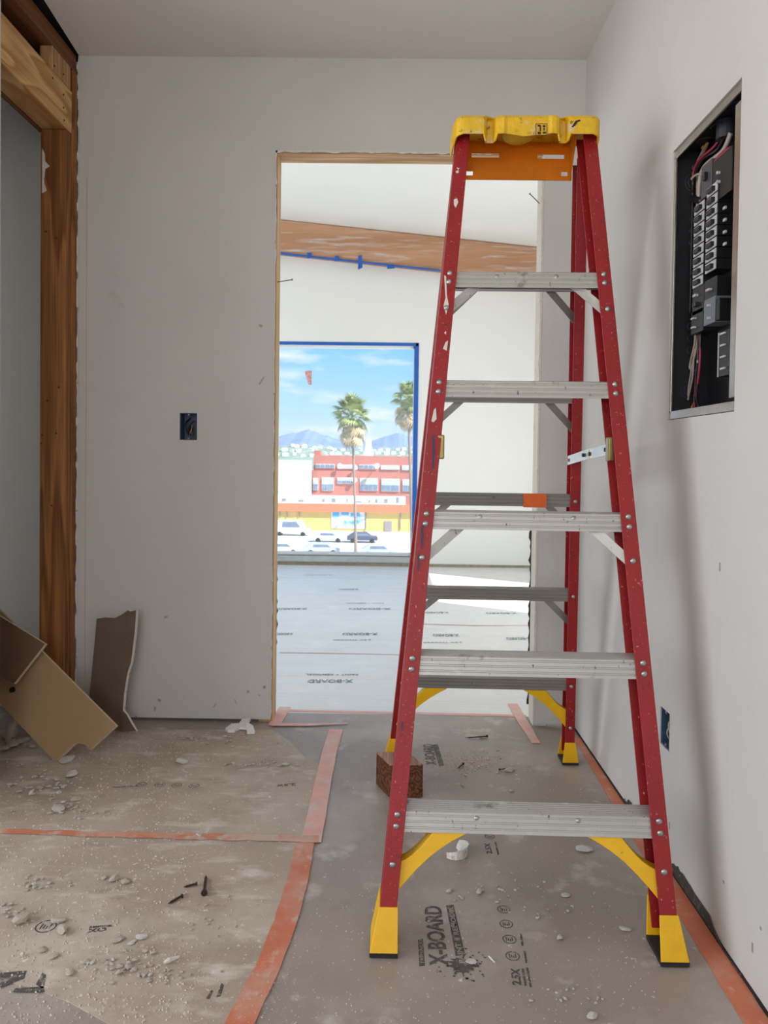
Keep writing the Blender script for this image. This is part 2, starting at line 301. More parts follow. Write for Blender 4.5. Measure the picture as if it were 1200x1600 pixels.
# doorway timber
struct(MB().box(DL - .045, DL + .006, YB + T, YB + T + .089, 0, DH).build('trim_1', m_jamb), 'bare pine stud lining the left side of the doorway')
struct(MB().box(DR - .004, DR + .045, YB + T, YB + T + .089, 0, DH).build('trim_2', m_jambw), 'whitish dusty stud lining the right side of the doorway')
struct(MB().box(DL - .045, DR + .045, YB + T, YB + T + .089, DH - .006, DH + .09).build('trim_3', m_head), 'bare pine header across the top of the doorway')
sheet('wall_far_room_near', 'far side drywall of the doorway partition', m_wall_far, -3.7, 2.0, .012, 3.6, YB2 - T, YB2, [(DL, DR, -1, DH)], FY)
m_scuff = mat('grey_scuff', lin(158, 151, 143), .8, var=.2, vscale=60)
for pts in (((241, 1103), (244, 1105), (243, 1112), (240, 1110)), ((247, 1091), (252, 1093), (251, 1097), (246, 1095)), ((333, 1106), (337, 1098), (338, 1099), (335, 1105)), ((366, 1093), (367, 1092), (370, 1099), (369, 1100)), ((385, 1079), (389, 1078), (390, 1082), (386, 1083)), ((411, 1072), (415, 1071), (415, 1076), (411, 1076)), ((404, 1085), (407, 1085), (407, 1087), (404, 1087)), ((211, 1119), (213, 1118), (214, 1121), (211, 1122)), ((256, 963), (263, 962), (262, 965), (257, 966)), ((404, 600), (412, 588), (413, 590), (406, 602)), ((406, 506), (411, 509), (408, 512), (404, 509))):
    q = [at(*p, 1, YB) for p in pts]; MB().prism([(p.x, YB - .0001, p.z) for p in q], (0, -.0004, 0)).build('scuff_mark', m_scuff, wall_back)
q = [at(136, 276, 1, YB), at(133, 1060, 1, YB)]; MB().box(q[0].x - .0008, q[0].x + .0008, YB - .0008, YB, q[1].z, q[0].z).build('joint_ridge', mat('joint_compound', lin(176, 164, 148), .9), wall_back)
for k, (px, py) in enumerate(((1090, 560), (1125, 885), (1131, 1373), (1176, 1480), (1189, 1445), (1046, 1290))):
    p = at(px, py, 0, XR); MB().box(XR - .0004, XR + .0001, p.y - .003, p.y + .004, p.z - .010, p.z + .008 if k % 2 else p.z - .004).build('scuff_mark', m_scuff, wall_right)
# ragged drywall paper along the doorway cut
def ragged(name, pts, nrm, wdt, parent, m, n=60, seed=1):
    rnd = random.Random(seed); mb = MB(); p0, p1 = map(Vector, pts); nrm = Vector(nrm)
    a = [p0.lerp(p1, i / n) for i in range(n + 1)]
    r0 = [p + Vector((0, -.0015, 0)) for p in a]; r1 = [p + Vector((0, -.0015, 0)) + nrm * (wdt * (.25 + rnd.random() ** 2)) for p in a]
    r2 = [p + Vector((0, .010, 0)) + (q - p) * .6 for p, q in zip(a, r1)]
    mb.loft([r0, r1, r2], closed=False); return mb.build(name, m, parent)
ragged('torn_paper_edge', ((DL, YB, .02), (DL, YB, DH)), (1, 0, 0), .006, wall_back, m_gyp, 90, 1)
ragged('torn_paper_edge', ((DL, YB, DH), (DR, YB, DH)), (0, 0, -1), .007, wall_back, m_gyp, 70, 2)
ragged('torn_paper_edge', ((DR, YB, .02), (DR, YB, DH)), (-1, 0, 0), .008, wall_back, m_gyp, 90, 3)
ragged('torn_paper_edge', ((DR - .002, YB2 - .002, .05), (DR - .002, YB2 - .002, .75)), (-1, 0, 0), .010, wall_back, m_crumb, 40, 6)
ragged('torn_paper_edge', ((DL, YB2 - .002, .05), (DL, YB2 - .002, .75)), (1, 0, 0), .008, wall_back, m_crumb, 40, 7)
ragged('torn_paper_edge', ((XL, YB, .02), (XL, YB, ZC)), (-1, 0, 0), .010, wall_back, m_gyp, 120, 4)
# far room
WL, WR, WB_, WT = -1.75, .212, .085, 2.028
sheet('wall_far', 'bright white end wall of the far room around the big window', m_wall_far, -3.7, 2.0, 0, 3.7, YF, YF + .14, [(WL, WR, WB_, WT)], FY)
sheet('wall_far_right', 'right wall of the far room with its sunny opening', m_wall_far, YB2 - T, YF + .14, 0, 3.6, 1.95, 2.05, [(4.36, 5.72, .02, 2.10)], FX)
sheet('wall_far_left', 'left wall of the far room with an unseen wide opening added for a lamp', m_wall_far, YB2 - T, YF + .14, 0, 3.9, -3.75, -3.65, [(3.7, 6.3, .4, 2.6)], FX)  # wide opening made for the far-left lamp
zcl = lambda x: 3.142 - .0963 * (x + 1.05)
struct(MB().hexa([(-3.75, YB2 - T, zcl(-3.75)), (2.05, YB2 - T, zcl(2.05)), (2.05, YF + .14, zcl(2.05)), (-3.75, YF + .14, zcl(-3.75)),
                  (-3.75, YB2 - T, zcl(-3.75) + .1), (2.05, YB2 - T, zcl(2.05) + .1), (2.05, YF + .14, zcl(2.05) + .1), (-3.75, YF + .14, zcl(-3.75) + .1)]).build('ceiling_far_room', m_wall_far), 'white sloping ceiling of the bright far room')
# big window
win = thing('window_1', 'large fixed window with blue masking tape round its edge', None, (0, YF, WB_)); win['kind'] = 'structure'
part(MB().box(WL, WR, YF + .06, YF + .066, WB_, WT).build('pane', m_glass), win)
m_frame = mat('white_vinyl', lin(228, 230, 230), .4)
fb = MB(); fb.box(WL, WR, YF + .045, YF + .085, WT - .022, WT); fb.box(WL, WR, YF + .045, YF + .085, WB_, WB_ + .03); fb.box(WR - .02, WR, YF + .045, YF + .085, WB_, WT); fb.box(WL, WL + .02, YF + .045, YF + .085, WB_, WT)
part(fb.build('window_frame', m_frame), win)
part(MB().box(WL, WR + .02, YF - .004, YF + .0, WT - .004, WT + .026).build('blue_tape', m_blue), win)
part(MB().box(WR - .002, WR + .026, YF - .004, YF + .0, WB_ + .02, WT + .026).build('blue_tape', m_blue), win)
part(MB().box(WR - .014, WR - .001, YF + .0, YF + .05, WB_, WT - .005).build('blue_tape', m_blue), win)
part(MB().box(WL, WR + .0, YF - .03, YF + .14, WB_ - .05, WB_).build('window_sill', mat('grey_sill', lin(176, 180, 178), .6, var=.08, vscale=20)), win)
part(MB().box(WL, 1.95, YF - .012, YF, .0, .022).build('wall_base_gap', mat('dirty_base', lin(150, 138, 122), .9, var=.25, vscale=30)), win)
sp = [at(*p, 1, YF + .055) for p in ((476, 580), (487, 579), (487, 601), (482, 601))]
tag(MB().prism(sp, (0, .003, 0)).build('window_sticker', mat('pink_sticker', lin(206, 140, 146), .6, spots=[(lin(240, 200, 200), 60, .5, .1)])), 'small pink tapered sticker on the upper left of the big window', 'sticker')
# exposed beam on the far wall with plastic film and blue tape
def fz(x, dz): return zcl(x) - dz
bm_ = MB(); X0, X1 = -3.6, 1.94
bm_.hexa([(X0, YF - .09, fz(X0, .305)), (X1, YF - .09, fz(X1, .305)), (X1, YF - .005, fz(X1, .305)), (X0, YF - .005, fz(X0, .305)),
          (X0, YF - .09, fz(X0, .006)), (X1, YF - .09, fz(X1, .006)), (X1, YF - .005, fz(X1, .006)), (X0, YF - .005, fz(X0, .006))])
beam = tag(bm_.build('roof_beam', m_fbeam), 'long sloping timber beam wrapped in clear film above the big window', 'beam')
fm = MB(); nx = 120; rows = []
rnd = random.Random(5)
for j in range(7):
    rows.append([(X0 + (X1 - X0) * i / nx, YF - .098 - .006 * rnd.random(), fz(X0 + (X1 - X0) * i / nx, .012 + .292 * j / 6)) for i in range(nx + 1)])
fm.loft(rows, closed=False); fm.build('plastic_film', m_film, beam, smooth=True)
tm = MB(); tm.hexa([(X0, YF - .11, fz(X0, .318)), (.42, YF - .11, fz(.42, .312)), (.42, YF - .07, fz(.42, .312)), (X0, YF - .07, fz(X0, .318)),
                    (X0, YF - .11, fz(X0, .301)), (.42, YF - .11, fz(.42, .303)), (.42, YF - .07, fz(.42, .303)), (X0, YF - .07, fz(X0, .301))])
tm.build('blue_tape', m_blue, beam)
for px, py, w, h in ((484, 399, 8, 9), (527, 404, 8, 9), (563, 410, 7, 22), (611, 417, 12, 6)):
    p = at(px, py, 1, YF - .115); s = YF / 1200
    MB().prism([(p.x - w / 2 * s, p.y, p.z - h / 2 * s), (p.x + w / 2 * s, p.y, p.z - h / 2 * s * .7), (p.x + w * .3 * s, p.y, p.z + h / 2 * s), (p.x - w / 2 * s, p.y, p.z + h / 2 * s * .9)], (0, .006, 0)).build('blue_tape_tab', m_blue, beam)
# ---------------------------------------------------------------- timber framing on the left
PX0, PX1 = -1.273, -1.181
post = tag(MB().box(PX0, PX1, 2.766, 2.812, 0, 2.160).build('timber_post', m_post, bevel=.003), 'reddish brown timber post standing under the end of the header beam', 'post')
king = tag(MB().box(PX0, PX1 + .004, 2.814, YB - .001, 0, 2.395).build('king_stud', m_post, bevel=.002), 'full height brown stud squeezed between the post and the drywall', 'stud')
hb = tag(MB().box(PX0, PX1 + .002, 1.0, 2.812, 2.163, 2.312).build('header_beam', m_beam, bevel=.003), 'pale new fir header beam with bold swirling grain', 'beam')
tag(MB().box(PX0, PX1, 1.0, YB, 2.398, 2.463).build('top_plate', m_plate, bevel=.002), 'dark brown top plate running under the ceiling above the header beam', 'plank')
tag(MB().box(PX0 + .05, PX1 + .001, 2.650, 2.722, 2.314, 2.396).build('cripple_stud', m_cripple, bevel=.002), 'short pale cripple stud on the header beam, nearer of the pair', 'stud')
tag(MB().box(PX0 + .05, PX1 + .001, 2.726, 2.800, 2.314, 2.396).build('cripple_stud', m_cripple, bevel=.002), 'short pale cripple stud on the header beam, the one touching the king stud', 'stud')
tag(MB().box(PX0 - .02, PX0 - .002, 1.0, 2.80, 2.163, 2.44).build('backing_board', m_plate), 'dark board closing the back of the header framing', 'board')
nl = MB()
nl.tube([(0, 0, 0), (0, -.002, 0)], .0035, 8); nailsrc = nl.build('nail_head', m_iron)
for k, (px, py) in enumerate(((92, 605), (74, 626), (66, 680), (88, 677), (64, 693), (81, 790), (72, 362), (88, 372), (70, 1010))):
    p = at(px, py, 1, 2.766); inst(nailsrc, p, parent=post)
nl2 = MB(); nl2.tube([(0, 0, 0), (.002, 0, 0)], .0035, 8); nailsrc2 = nl2.build('nail_head', m_iron)
for (px, py) in ((99, 148), (99, 168), (100, 188), (85, 103), (99, 116), (82, 122)):
    p = at(px, py, 0, PX1 + .002); inst(nailsrc2, p, parent=hb)
bpy.data.objects.remove(nailsrc); bpy.data.objects.remove(nailsrc2)
# plaster smear on the post
sm = MB(); rnd = random.Random(3); q = []
for px, py in ((66, 232), (70, 240), (71, 252), (78, 260), (71, 264), (69, 285), (73, 298), (66, 302)): q.append(at(px, py, 1, 2.766))
sm.prism([(p.x, 2.7655, p.z) for p in q], (0, -.0015, 0)); sm.build('plaster_smear', m_gyp, post)
# ---------------------------------------------------------------- floor layers: sheet, tape, print
shp = [fl(*p) for p in ((-260, 1142), (425, 1141), (452, 1158), (480, 1188), (506, 1195), (500, 1240), (484, 1318), (466, 1390), (438, 1475), (400, 1560), (330, 1690), (150, 1590), (110, 1568), (60, 1548), (0, 1532), (-260, 1480))]
rnd = random.Random(2)
sheetm = MB().prism([(p.x, p.y, .0004) for p in shp], (0, 0, .0016))
tag(sheetm.build('floor_cover_sheet', m_sheet), 'loose dusty brown cover sheet spread over the left half of the floor', 'sheet')
def strip(name, label, pts, widths, m, z, group=None, jag=.0012, seed=0):
    """tape strip along floor points"""
    rnd = random.Random(seed); P = [Vector((fl(*p).x, fl(*p).y, z)) for p in pts]; Q = []; Wd = []
    for i in range(len(P) - 1):
        n = max(2, int((P[i + 1] - P[i]).length / .03))
        for k in range(n): Q.append(P[i].lerp(P[i + 1], k / n)); Wd.append(widths[i] + (widths[i + 1] - widths[i]) * k / n)
    Q.append(P[-1]); Wd.append(widths[-1]); a = []; b = []
    for i, p in enumerate(Q):
        d = (Q[min(i + 1, len(Q) - 1)] - Q[max(i - 1, 0)]).normalized(); w = Vector((-d.y, d.x, 0)) * Wd[i] / 2
        a.append(p + w + Vector((rnd.uniform(-1, 1), rnd.uniform(-1, 1), 0)) * jag); b.append(p - w + Vector((rnd.uniform(-1, 1), rnd.uniform(-1, 1), 0)) * jag)
    dz = Vector((0, 0, .0006)); mb = MB(); rings = [[q1, q2, q2 + dz, q1 + dz] for q1, q2 in zip(a, b)]
    mb.loft(rings); return tag(mb.build(name, m), label, 'tape', group)
strip('tape_strip', 'long curved orange tape strip running to the bottom edge left of the ladder', ((477, 1312), (466, 1375), (446, 1440), (420, 1510), (372, 1605), (340, 1660)), (.050, .050, .050, .050, .052, .052), m_tape, .0022, seed=1)
strip('tape_strip', 'faded pink tape strip running from the doorway to the tape junction', ((525, 1141), (515, 1175), (504, 1225), (486, 1318)), (.050, .050, .050, .054), m_tapep, .0030, seed=2)
strip('tape_strip', 'orange tape strip crossing the dusty floor towards the left edge', ((-40, 1299), (130, 1305), (300, 1309), (498, 1313)), (.022, .026, .030, .036), m_taped, .0040, jag=.003, seed=3)
strip('tape_strip', 'orange tape strip laid along the foot of the right wall', ((906, 1152), (1032, 1356), (1178, 1592), (1240, 1690)), (.05, .05, .05, .05), m_tape, .0006, seed=4)
strip('tape_strip', 'thin pink tape line across the doorway threshold', ((438, 1110), (560, 1113), (700, 1116), (822, 1119)), (.024, .024, .024, .024), m_tapep, .0006, seed=5)
strip('tape_strip', 'short pink tape strip with a torn tapered end by the left jamb', ((424, 1134), (480, 1134), (543, 1132)), (.03, .028, .008), m_tapep, .0046, seed=6)
strip('tape_strip', 'short pink tape strip going through the doorway at the left jamb', ((446, 1105), (428, 1134)), (.045, .045), m_tapep, .0014, seed=7)
strip('tape_strip', 'short pink tape strip going through the doorway at the right jamb', ((801, 1100), (818, 1130), (838, 1162)), (.04, .04, .03), m_tapep, .0014, seed=8)
strip('tape_strip', 'faint orange tape seam across the bright room, farther one', ((640, 974), (740, 977), (826, 977)), (.02, .02, .02), m_tapef, .0006, seed=9)
strip('tape_strip', 'faint pink tape seam across the bright room, nearer the doorway', ((436, 1019), (560, 1021), (650, 1023)), (.016, .014, .016), m_tapef, .0006, seed=10)
# printing on the floor boards
def text_mesh(name, s, size, m, parent, pos, ang, sx=1., off=0., shear=0., z=.0006, extr=0.):
    cu = bpy.data.curves.new(name, 'FONT'); cu.body = s; cu.size = size; cu.align_x = 'LEFT'; cu.align_y = 'BOTTOM_BASELINE'; cu.offset = off; cu.shear = shear
    cu.resolution_u = 3; cu.extrude = .0002
    t = bpy.data.objects.new(name, cu); C.objects.link(t); bpy.context.view_layer.update()
    me = bpy.data.meshes.new_from_object(t.evaluated_get(bpy.context.evaluated_depsgraph_get())); bpy.data.objects.remove(t)
    me.materials.clear(); me.materials.append(m)
    o = bpy.data.objects.new(name, me); C.objects.link(o); o.parent = parent
    o.location = (pos[0], pos[1], z); o.rotation_euler = (0, 0, ang); o.scale = (sx, 1, 1)
    me['w'] = max((v.co.x for v in me.vertices), default=0); return o
def fit_text(name, s, p0, p1, height, m, parent, off=0., z=.0006):
    """text whose baseline runs between two floor photo points"""
    a, b = fl(*p0), fl(*p1); d = b - a
    o = text_mesh(name, s, height / .7, m, parent, a, math.atan2(d.y, d.x), 1, off, 0, z); w = max(v.co.x for v in o.data.vertices); o.scale = (d.length / w, 1, 1); return o
def ring_mark(px, py, r, parent, m, z=.0006):
    p = fl(px, py); mb = MB(); n = 24
    for r0, r1 in ((r, r * .86),):
        mb.loft([[(p.x + rr * cos(2 * pi * k / n), p.y + rr * sin(2 * pi * k / n), z) for k in range(n)] for rr in (r0, r1)], True, False)
    for k in range(4): mb.box(p.x - r * .5 + k * r * .28, p.x - r * .5 + k * r * .28 + r * .14, p.y - r * (.45 - .1 * (k % 2)), p.y + r * (.45 - .2 * (k % 3)), z - .0002, z)
    return mb.build('printed_symbol', m, parent)
def quadmark(name, pts, m, parent, z=.0005):
    q = [fl(*p) for p in pts]; return MB().prism([(p.x, p.y, z - .0003) for p in q], (0, 0, .0003)).build(name, m, parent)
def splat(px, py, r, parent, m, seed, z=.0006):
    rnd = random.Random(seed); p = fl(px, py); mb = MB(); n = 40
    pts = [(p.x + r * (1 + (.7 * rnd.random() if k % 3 == 0 else -.25 * rnd.random())) * cos(2 * pi * k / n), p.y + r * (1 + (.7 * rnd.random() if k % 3 == 0 else -.25 * rnd.random())) * sin(2 * pi * k / n), z) for k in range(n)]
    mb.add([(p.x, p.y, z)] + pts, [(0, k + 1, (k + 1) % n + 1) for k in range(n)])
    for k in range(45):
        a = rnd.uniform(0, 2 * pi); d = r * rnd.uniform(1.2, 2.3); s = r * rnd.uniform(.03, .12); c = (p.x + d * cos(a), p.y + d * sin(a))
        mb.add([(c[0] + s * cos(t) * (1 + .5 * (t > 2)), c[1] + s * sin(t), z) for t in (0, 1.2, 2.4, 3.6, 4.9)], [(0, 1, 2, 3, 4)])
    return mb.build('printed_splash', m, parent)
m_bg = m_floor
def logo(pts):
    """the big printed mark beside the ladder foot"""
    fit_text('printed_word', 'X-BOARD', (700, 1508), (688, 1416), .036, m_ink, floor, .0012)
    quadmark('printed_band', ((653, 1469), (661, 1467), (664, 1509), (655, 1510)), m_ink, floor)
    fit_text('printed_word', 'TRIMACO', (662, 1507), (659.5, 1469), .006, m_floor, floor, 0, .0009)
    quadmark('printed_band', ((697, 1415), (708.5, 1414), (727, 1492), (712, 1494)), m_ink, floor)
    fit_text('printed_word', 'PAINT + REMODEL', (726, 1506), (707.5, 1417), .0105, m_floor, floor, .0003, .0009)
    splat(722, 1508, .024, floor, m_ink, 4)
logo(None)
fit_text('printed_word', '2.5X', (814, 1540), (811, 1514), .016, m_ink, floor, .0006)
fit_text('printed_word', 'THICKER THAN', (823, 1541), (818, 1514), .004, m_ink, floor, .0002)
fit_text('printed_word', 'RED ROSIN PAPER', (831, 1543), (825, 1512), .004, m_ink, floor, .0002)
fit_text('printed_word', 'REUSABLE', (824, 1505), (821, 1486), .004, m_ink, floor, .0002)
fit_text('printed_word', 'SPILL RESIST', (818, 1478), (815, 1459), .004, m_ink, floor, .0002)
for px, py in ((801, 1494), (796, 1468), (791, 1444), (787, 1421)): ring_mark(px, py, .0145, floor, m_ink)
fit_text('printed_word', '2.5X', (769, 1334), (765, 1318), .014, m_ink, floor, .0004)
fit_text('printed_word', 'THICKER THAN', (780, 1336), (775, 1316), .004, m_ink, floor, .0002)
for px, py in ((765, 1307), (760, 1296)): ring_mark(px, py, .013, floor, m_ink)
fit_text('printed_word', 'X-BOARD', (682, 1195), (676, 1163), .034, m_ink, floor, .0008)
quadmark('printed_band', ((676, 1164), (684, 1163), (694, 1196), (686, 1197)), m_ink, floor)
# marks on the dusty sheet
shf = bpy.data.objects['floor_cover_sheet']
for px, py in ((221, 1227), (250, 1227), (276, 1228), (303, 1229)): ring_mark(px, py, .016, shf, m_ink, .0024)
fit_text('printed_word', 'REUSABLE', (176, 1232), (215, 1230), .006, m_ink, shf, .0002, .0024)
fit_text('printed_word', '2.5X', (462, 1225), (431, 1227), .016, m_ink, shf, .0004, .0024)
fit_text('printed_word', 'XO', (137, 1459), (166, 1456), .012, m_ink, shf, .0006, .0024)
fit_text('printed_word', 'REMODEL', (139, 1452), (176, 1449), .006, m_ink, shf, .0003, .0024)
ring_mark(72, 1449, .022, shf, m_ink, .0024)
for pts in (((0, 1545), (0, 1522), (42, 1518), (38, 1531)), ((20, 1552), (24, 1546), (68, 1543), (70, 1552)), ((56, 1540), (66, 1522), (72, 1525), (68, 1548)), ((322, 1562), (330, 1549), (333, 1550), (327, 1563)), ((338, 1560), (346, 1538), (350, 1541), (345, 1558))): quadmark('printed_patch', pts, m_ink, shf, .0024)
# far room prints (upside down from here)
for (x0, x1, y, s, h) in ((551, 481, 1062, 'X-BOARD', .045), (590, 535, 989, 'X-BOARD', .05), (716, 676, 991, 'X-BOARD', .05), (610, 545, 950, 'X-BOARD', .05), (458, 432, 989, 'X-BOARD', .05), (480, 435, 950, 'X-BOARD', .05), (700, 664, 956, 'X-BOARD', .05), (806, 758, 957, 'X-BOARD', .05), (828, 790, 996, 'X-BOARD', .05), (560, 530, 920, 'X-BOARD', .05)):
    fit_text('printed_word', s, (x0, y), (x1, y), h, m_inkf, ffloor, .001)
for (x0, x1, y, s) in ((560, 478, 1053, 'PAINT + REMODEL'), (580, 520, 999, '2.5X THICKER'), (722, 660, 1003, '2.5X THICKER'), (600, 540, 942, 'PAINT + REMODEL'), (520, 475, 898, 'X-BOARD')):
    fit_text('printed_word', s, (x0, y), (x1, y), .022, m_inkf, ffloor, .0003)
# ---------------------------------------------------------------- step ladder
RT = Vector((.30, 2.0, 0))
lad = thing('step_ladder', 'red fibreglass step ladder with yellow cap and yellow feet standing before the doorway', 'ladder', RT)
def LB(mb, name, m, parent=None, smooth=False, bevel=0):
    o = mb.build(name, m, None, smooth, bevel); o.parent = parent or lad
    o.location = o.location - RT if parent is None else o.location; return o
LW = .034
yaw = lambda x: -.0175 * (x - .285)
cxf = lambda z: .285 + .025 * z
hwf = lambda z: .2875 - .0703 * z
yf = lambda z, x=.285: 1.511 + .25 * z + yaw(x)
cxr = lambda z: .3075 + .0145 * z
hwr = lambda z: .290 - .0706 * z
yr = lambda z, x=.3: 2.511 - .25 * z + yaw(x)
def rail(cx, hw, yy, s, z0, z1, w, dp, t=.004):
    rings = []
    for z in (z0, z1):
        c = cx(z) + s * hw(z); y = yy(z, c); o_ = c + s * w / 2; i_ = c - s * w / 2
        rings.append([(i_, y, z), (o_, y, z), (o_, y + dp, z), (i_, y + dp, z), (i_, y + dp - t, z), (o_ - s * t, y + dp - t, z), (o_ - s * t, y + t, z), (i_, y + t, z)])
    return MB().loft(rings)
FD, RD = .070, .055; RW = .030
frails = [LB(rail(cxf, hwf, yf, s, .03, 1.838, LW, FD), 'front_rail', m_red, bevel=.0008) for s in (-1, 1)]
rrails = [LB(rail(cxr, hwr, yr, s, .03, 1.800, RW, RD), 'rear_rail', m_red, bevel=.0008) for s in (-1, 1)]
for k, o in enumerate(frails + rrails): o['label'] = ['left front rail with paint drips', 'right front rail', 'left rear rail', 'right rear rail'][k]
def step(cx, hw, yy, z, w, dep, face):
    n = 6; g = .0016; prof = [(0, -face)]
    for k in range(3): a = -face + face * (k + .5) / 3.4; prof += [(0, a), (g, a + .0015), (g, a + .0035), (0, a + .005)]
    prof += [(0, -.002), (.002, 0)]
    for k in range(n): a = dep * (k + .6) / (n + .6); prof += [(a, 0), (a + .001, -g), (a + .003, -g), (a + .004, 0)]
    prof += [(dep - .002, 0), (dep, -.002), (dep, -face * .8), (dep - .003, -face * .8), (dep - .003, -.0045), (.0035, -.0045), (.0035, -face)]
    rings = []
    for s in (-1, 1):
        c = cx(z) + s * (hw(z) + w / 2 - .0055); rings.append([(c, yy(z + b, c) + .0048 + a, z + b) for a, b in prof])
    return MB().loft(rings)
ZF = [.264, .571, .880, 1.184, 1.455]; ZR = [.300, .600, .897, 1.200, 1.505]
fsteps = [LB(step(cxf, hwf, yf, z, LW, .058, .040), 'step', m_alu) for z in ZF]
rsteps = [LB(step(cxr, hwr, yr, z, RW, .045, .038), 'rear_crossbar', m_alud) for z in ZR]
# rivets
rv = MB(); n = 10
rv.loft([[(r * cos(2 * pi * k / n), -y, r * sin(2 * pi * k / n)) for k in range(n)] for r, y in ((.0068, 0), (.0066, .0012), (.0048, .0030), (.0018, .0038))])
rvs = rv.build('rivet', m_rivet, smooth=True)
def rivet(x, y, z, sc=1): o = inst(rvs, Vector((x, y, z)) - RT, sc=(sc,) * 3, parent=lad); return o
for z in ZF:
    for s in (-1, 1):
        for dz in (-.006, -.028):
            c = cxf(z + dz) + s * hwf(z + dz); rivet(c, yf(z + dz, c) + .0002, z + dz)
for z in (ZF[0], ZF[2], ZF[4]):
    for s in (-1, 1): c = cxf(z) + s * (.105 if z < 1.4 else .072); rivet(c, yf(z, c) + .0046, z - .013)
for z in ZR:
    for s in (-1, 1): c = cxr(z) + s * hwr(z); rivet(c, yr(z, c) + .0002, z - .02, .85)
for z in (.165,):
    for s in (-1, 1):
        c = cxf(z) + s * hwf(z); rivet(c, yf(z, c), z); c = cxr(z) + s * hwr(z); rivet(c, yr(z, c), z - .03, .85)
# flat diagonal braces
def brace(cx, hw, yy, z, s, run, drop, m, off, w=.02, name='brace'):
    c0 = cx(z) + s * (hw(z) - run); z0 = z - .036; z1 = z - .036 - drop; c1 = cx(z1) + s * (hw(z1) - .004)
    p0 = Vector((c0, yy(z, c0) + off, z0)); p1 = Vector((c1, yy(z1, c1) + off, z1)); d = (p1 - p0).normalized(); wv = Vector((0, 1, 0)).cross(d).normalized() * w
    o = LB(MB().bar(p0 + d * -.012, p1, wv, (0, .0035, 0)), name, m)
    return p1
for k, run, drop in ((4, .062, .062), (2, .075, .070)):
    for s in (-1, 1):
        p1 = brace(cxf, hwf, yf, ZF[k], s, run, drop, m_alu, .0082 if s < 0 else .0082, .021); rivet(cxf(p1.z) + s * hwf(p1.z), yf(p1.z) + yaw(p1.x), p1.z + .004)
for k in (1, 2, 3, 4):
    for s in (-1, 1): brace(cxr, hwr, yr, ZR[k], s, .075, .075, m_alud, .030, .020)
# yellow gussets under the lowest step and lowest crossbar
def gusset(cx, hw, yy, z, s, run, drop, wd, off, dep):
    zt = z - .0405; pts = []
    ci = cx(zt) + s * (hw(zt) - run); co = cx(zt) + s * (hw(zt) - run + wd * 1.45); zb = zt - drop
    cb = cx(zb) + s * (hw(zb) - .004); cm_ = cx(zb) + s * (hw(zb) - .004)
    poly = [(ci, zt), (co, zt)]
    for k in range(1, 6): t = k / 6; poly.append((co + (cb - co) * t, zt - (drop * .50) * t - .012 * sin(pi * t)))
    poly += [(cb, zt - drop * .50), (cb, zb)]
    for k in range(5, 0, -1): t = k / 6; poly.append((ci + (cb - ci) * t, zt - drop * t + .016 * sin(pi * t)))
    return LB(MB().prism([(x, yy(zz, x) + off, zz) for x, zz in poly], (0, dep, 0)), 'gusset', m_yel, bevel=.0015)
for s in (-1, 1):
    gusset(cxf, hwf, yf, ZF[0], s, .150, .125, .05, .008, .030)
    gusset(cxr, hwr, yr, ZR[0], s, .150, .140, .05, .008, .028)
# feet
def boot(cx, hw, yy, s, w, dp, h, nm):
    t = .003; rings = []
    for z, fw, fy, iy in ((.010, .0125, .010, .010), (h, .0025, .0035, .0035)):
        c = cx(z) + s * hw(z); y = yy(z, c) - fy; a = c - s * (w / 2 + fw * .8); b = c + s * (w / 2 + fw); y2 = y + fy + dp + iy
        rings.append([(a, y, z), (b, y, z), (b, y2, z), (a, y2, z), (a, y2 - t, z), (b - s * t, y2 - t, z), (b - s * t, y + t, z), (a, y + t, z)])
    o = LB(MB().loft(rings), 'foot', m_yel, bevel=.0012)
    r0 = rings[0]; c = [r0[0], r0[1], r0[2], r0[3]]
    pad = MB().hexa([(x, y, .0025) for x, y, z in c] + [(x, y, .0115) for x, y, z in c]); p = pad.build('rubber_pad', m_black); p.parent = o
for s in (-1, 1): boot(cxf, hwf, yf, s, LW, FD, .089, 'f'); boot(cxr, hwr, yr, s, RW, RD, .080, 'r')
# spreader bars between front and rear rails
for s in (-1, 1):
    z = 1.02; cf = cxf(z) + s * (hwf(z) - LW / 2 + .002); yF = yf(z) + .022; cr = cxr(z) + s * (hwr(z) - RW / 2 - .004); yR = yr(z) - .0
    sp_ = MB(); pm = Vector((cf * .5 + cr * .5 - s * .004, (yF + yR) / 2 - .02, z - .004))
    sp_.bar((cf - s * .006, yF, z + .006), pm, (0, 0, .026), (.003, 0, 0)); sp_.bar(pm + Vector((-s * .004, -.012, 0)), (cr - s * .004, yR, z - .022), (0, 0, .026), (.003, 0, 0))
    spo = LB(sp_, 'spreader_bar', m_steel)
    hb_ = MB(); hb_.box(cf - s * .012, cf + s * .004, yF - .012, yF + .014, z - .022, z + .034)
    o = hb_.build('hinge_bracket', m_brass, bevel=.003); o.parent = spo
    for p in (Vector((cf - s * .008, yF + .03, z + .005)), pm + Vector((-s * .003, -.02, 0)), pm + Vector((-s * .008, .03, -.003)), Vector((cr - s * .006, yR - .02, z - .021))):
        pv = MB().tube([p + Vector((-s * .002, 0, 0)), p + Vector((s * .004, 0, 0))], .005, 10).build('pivot', m_iron); pv.parent = spo
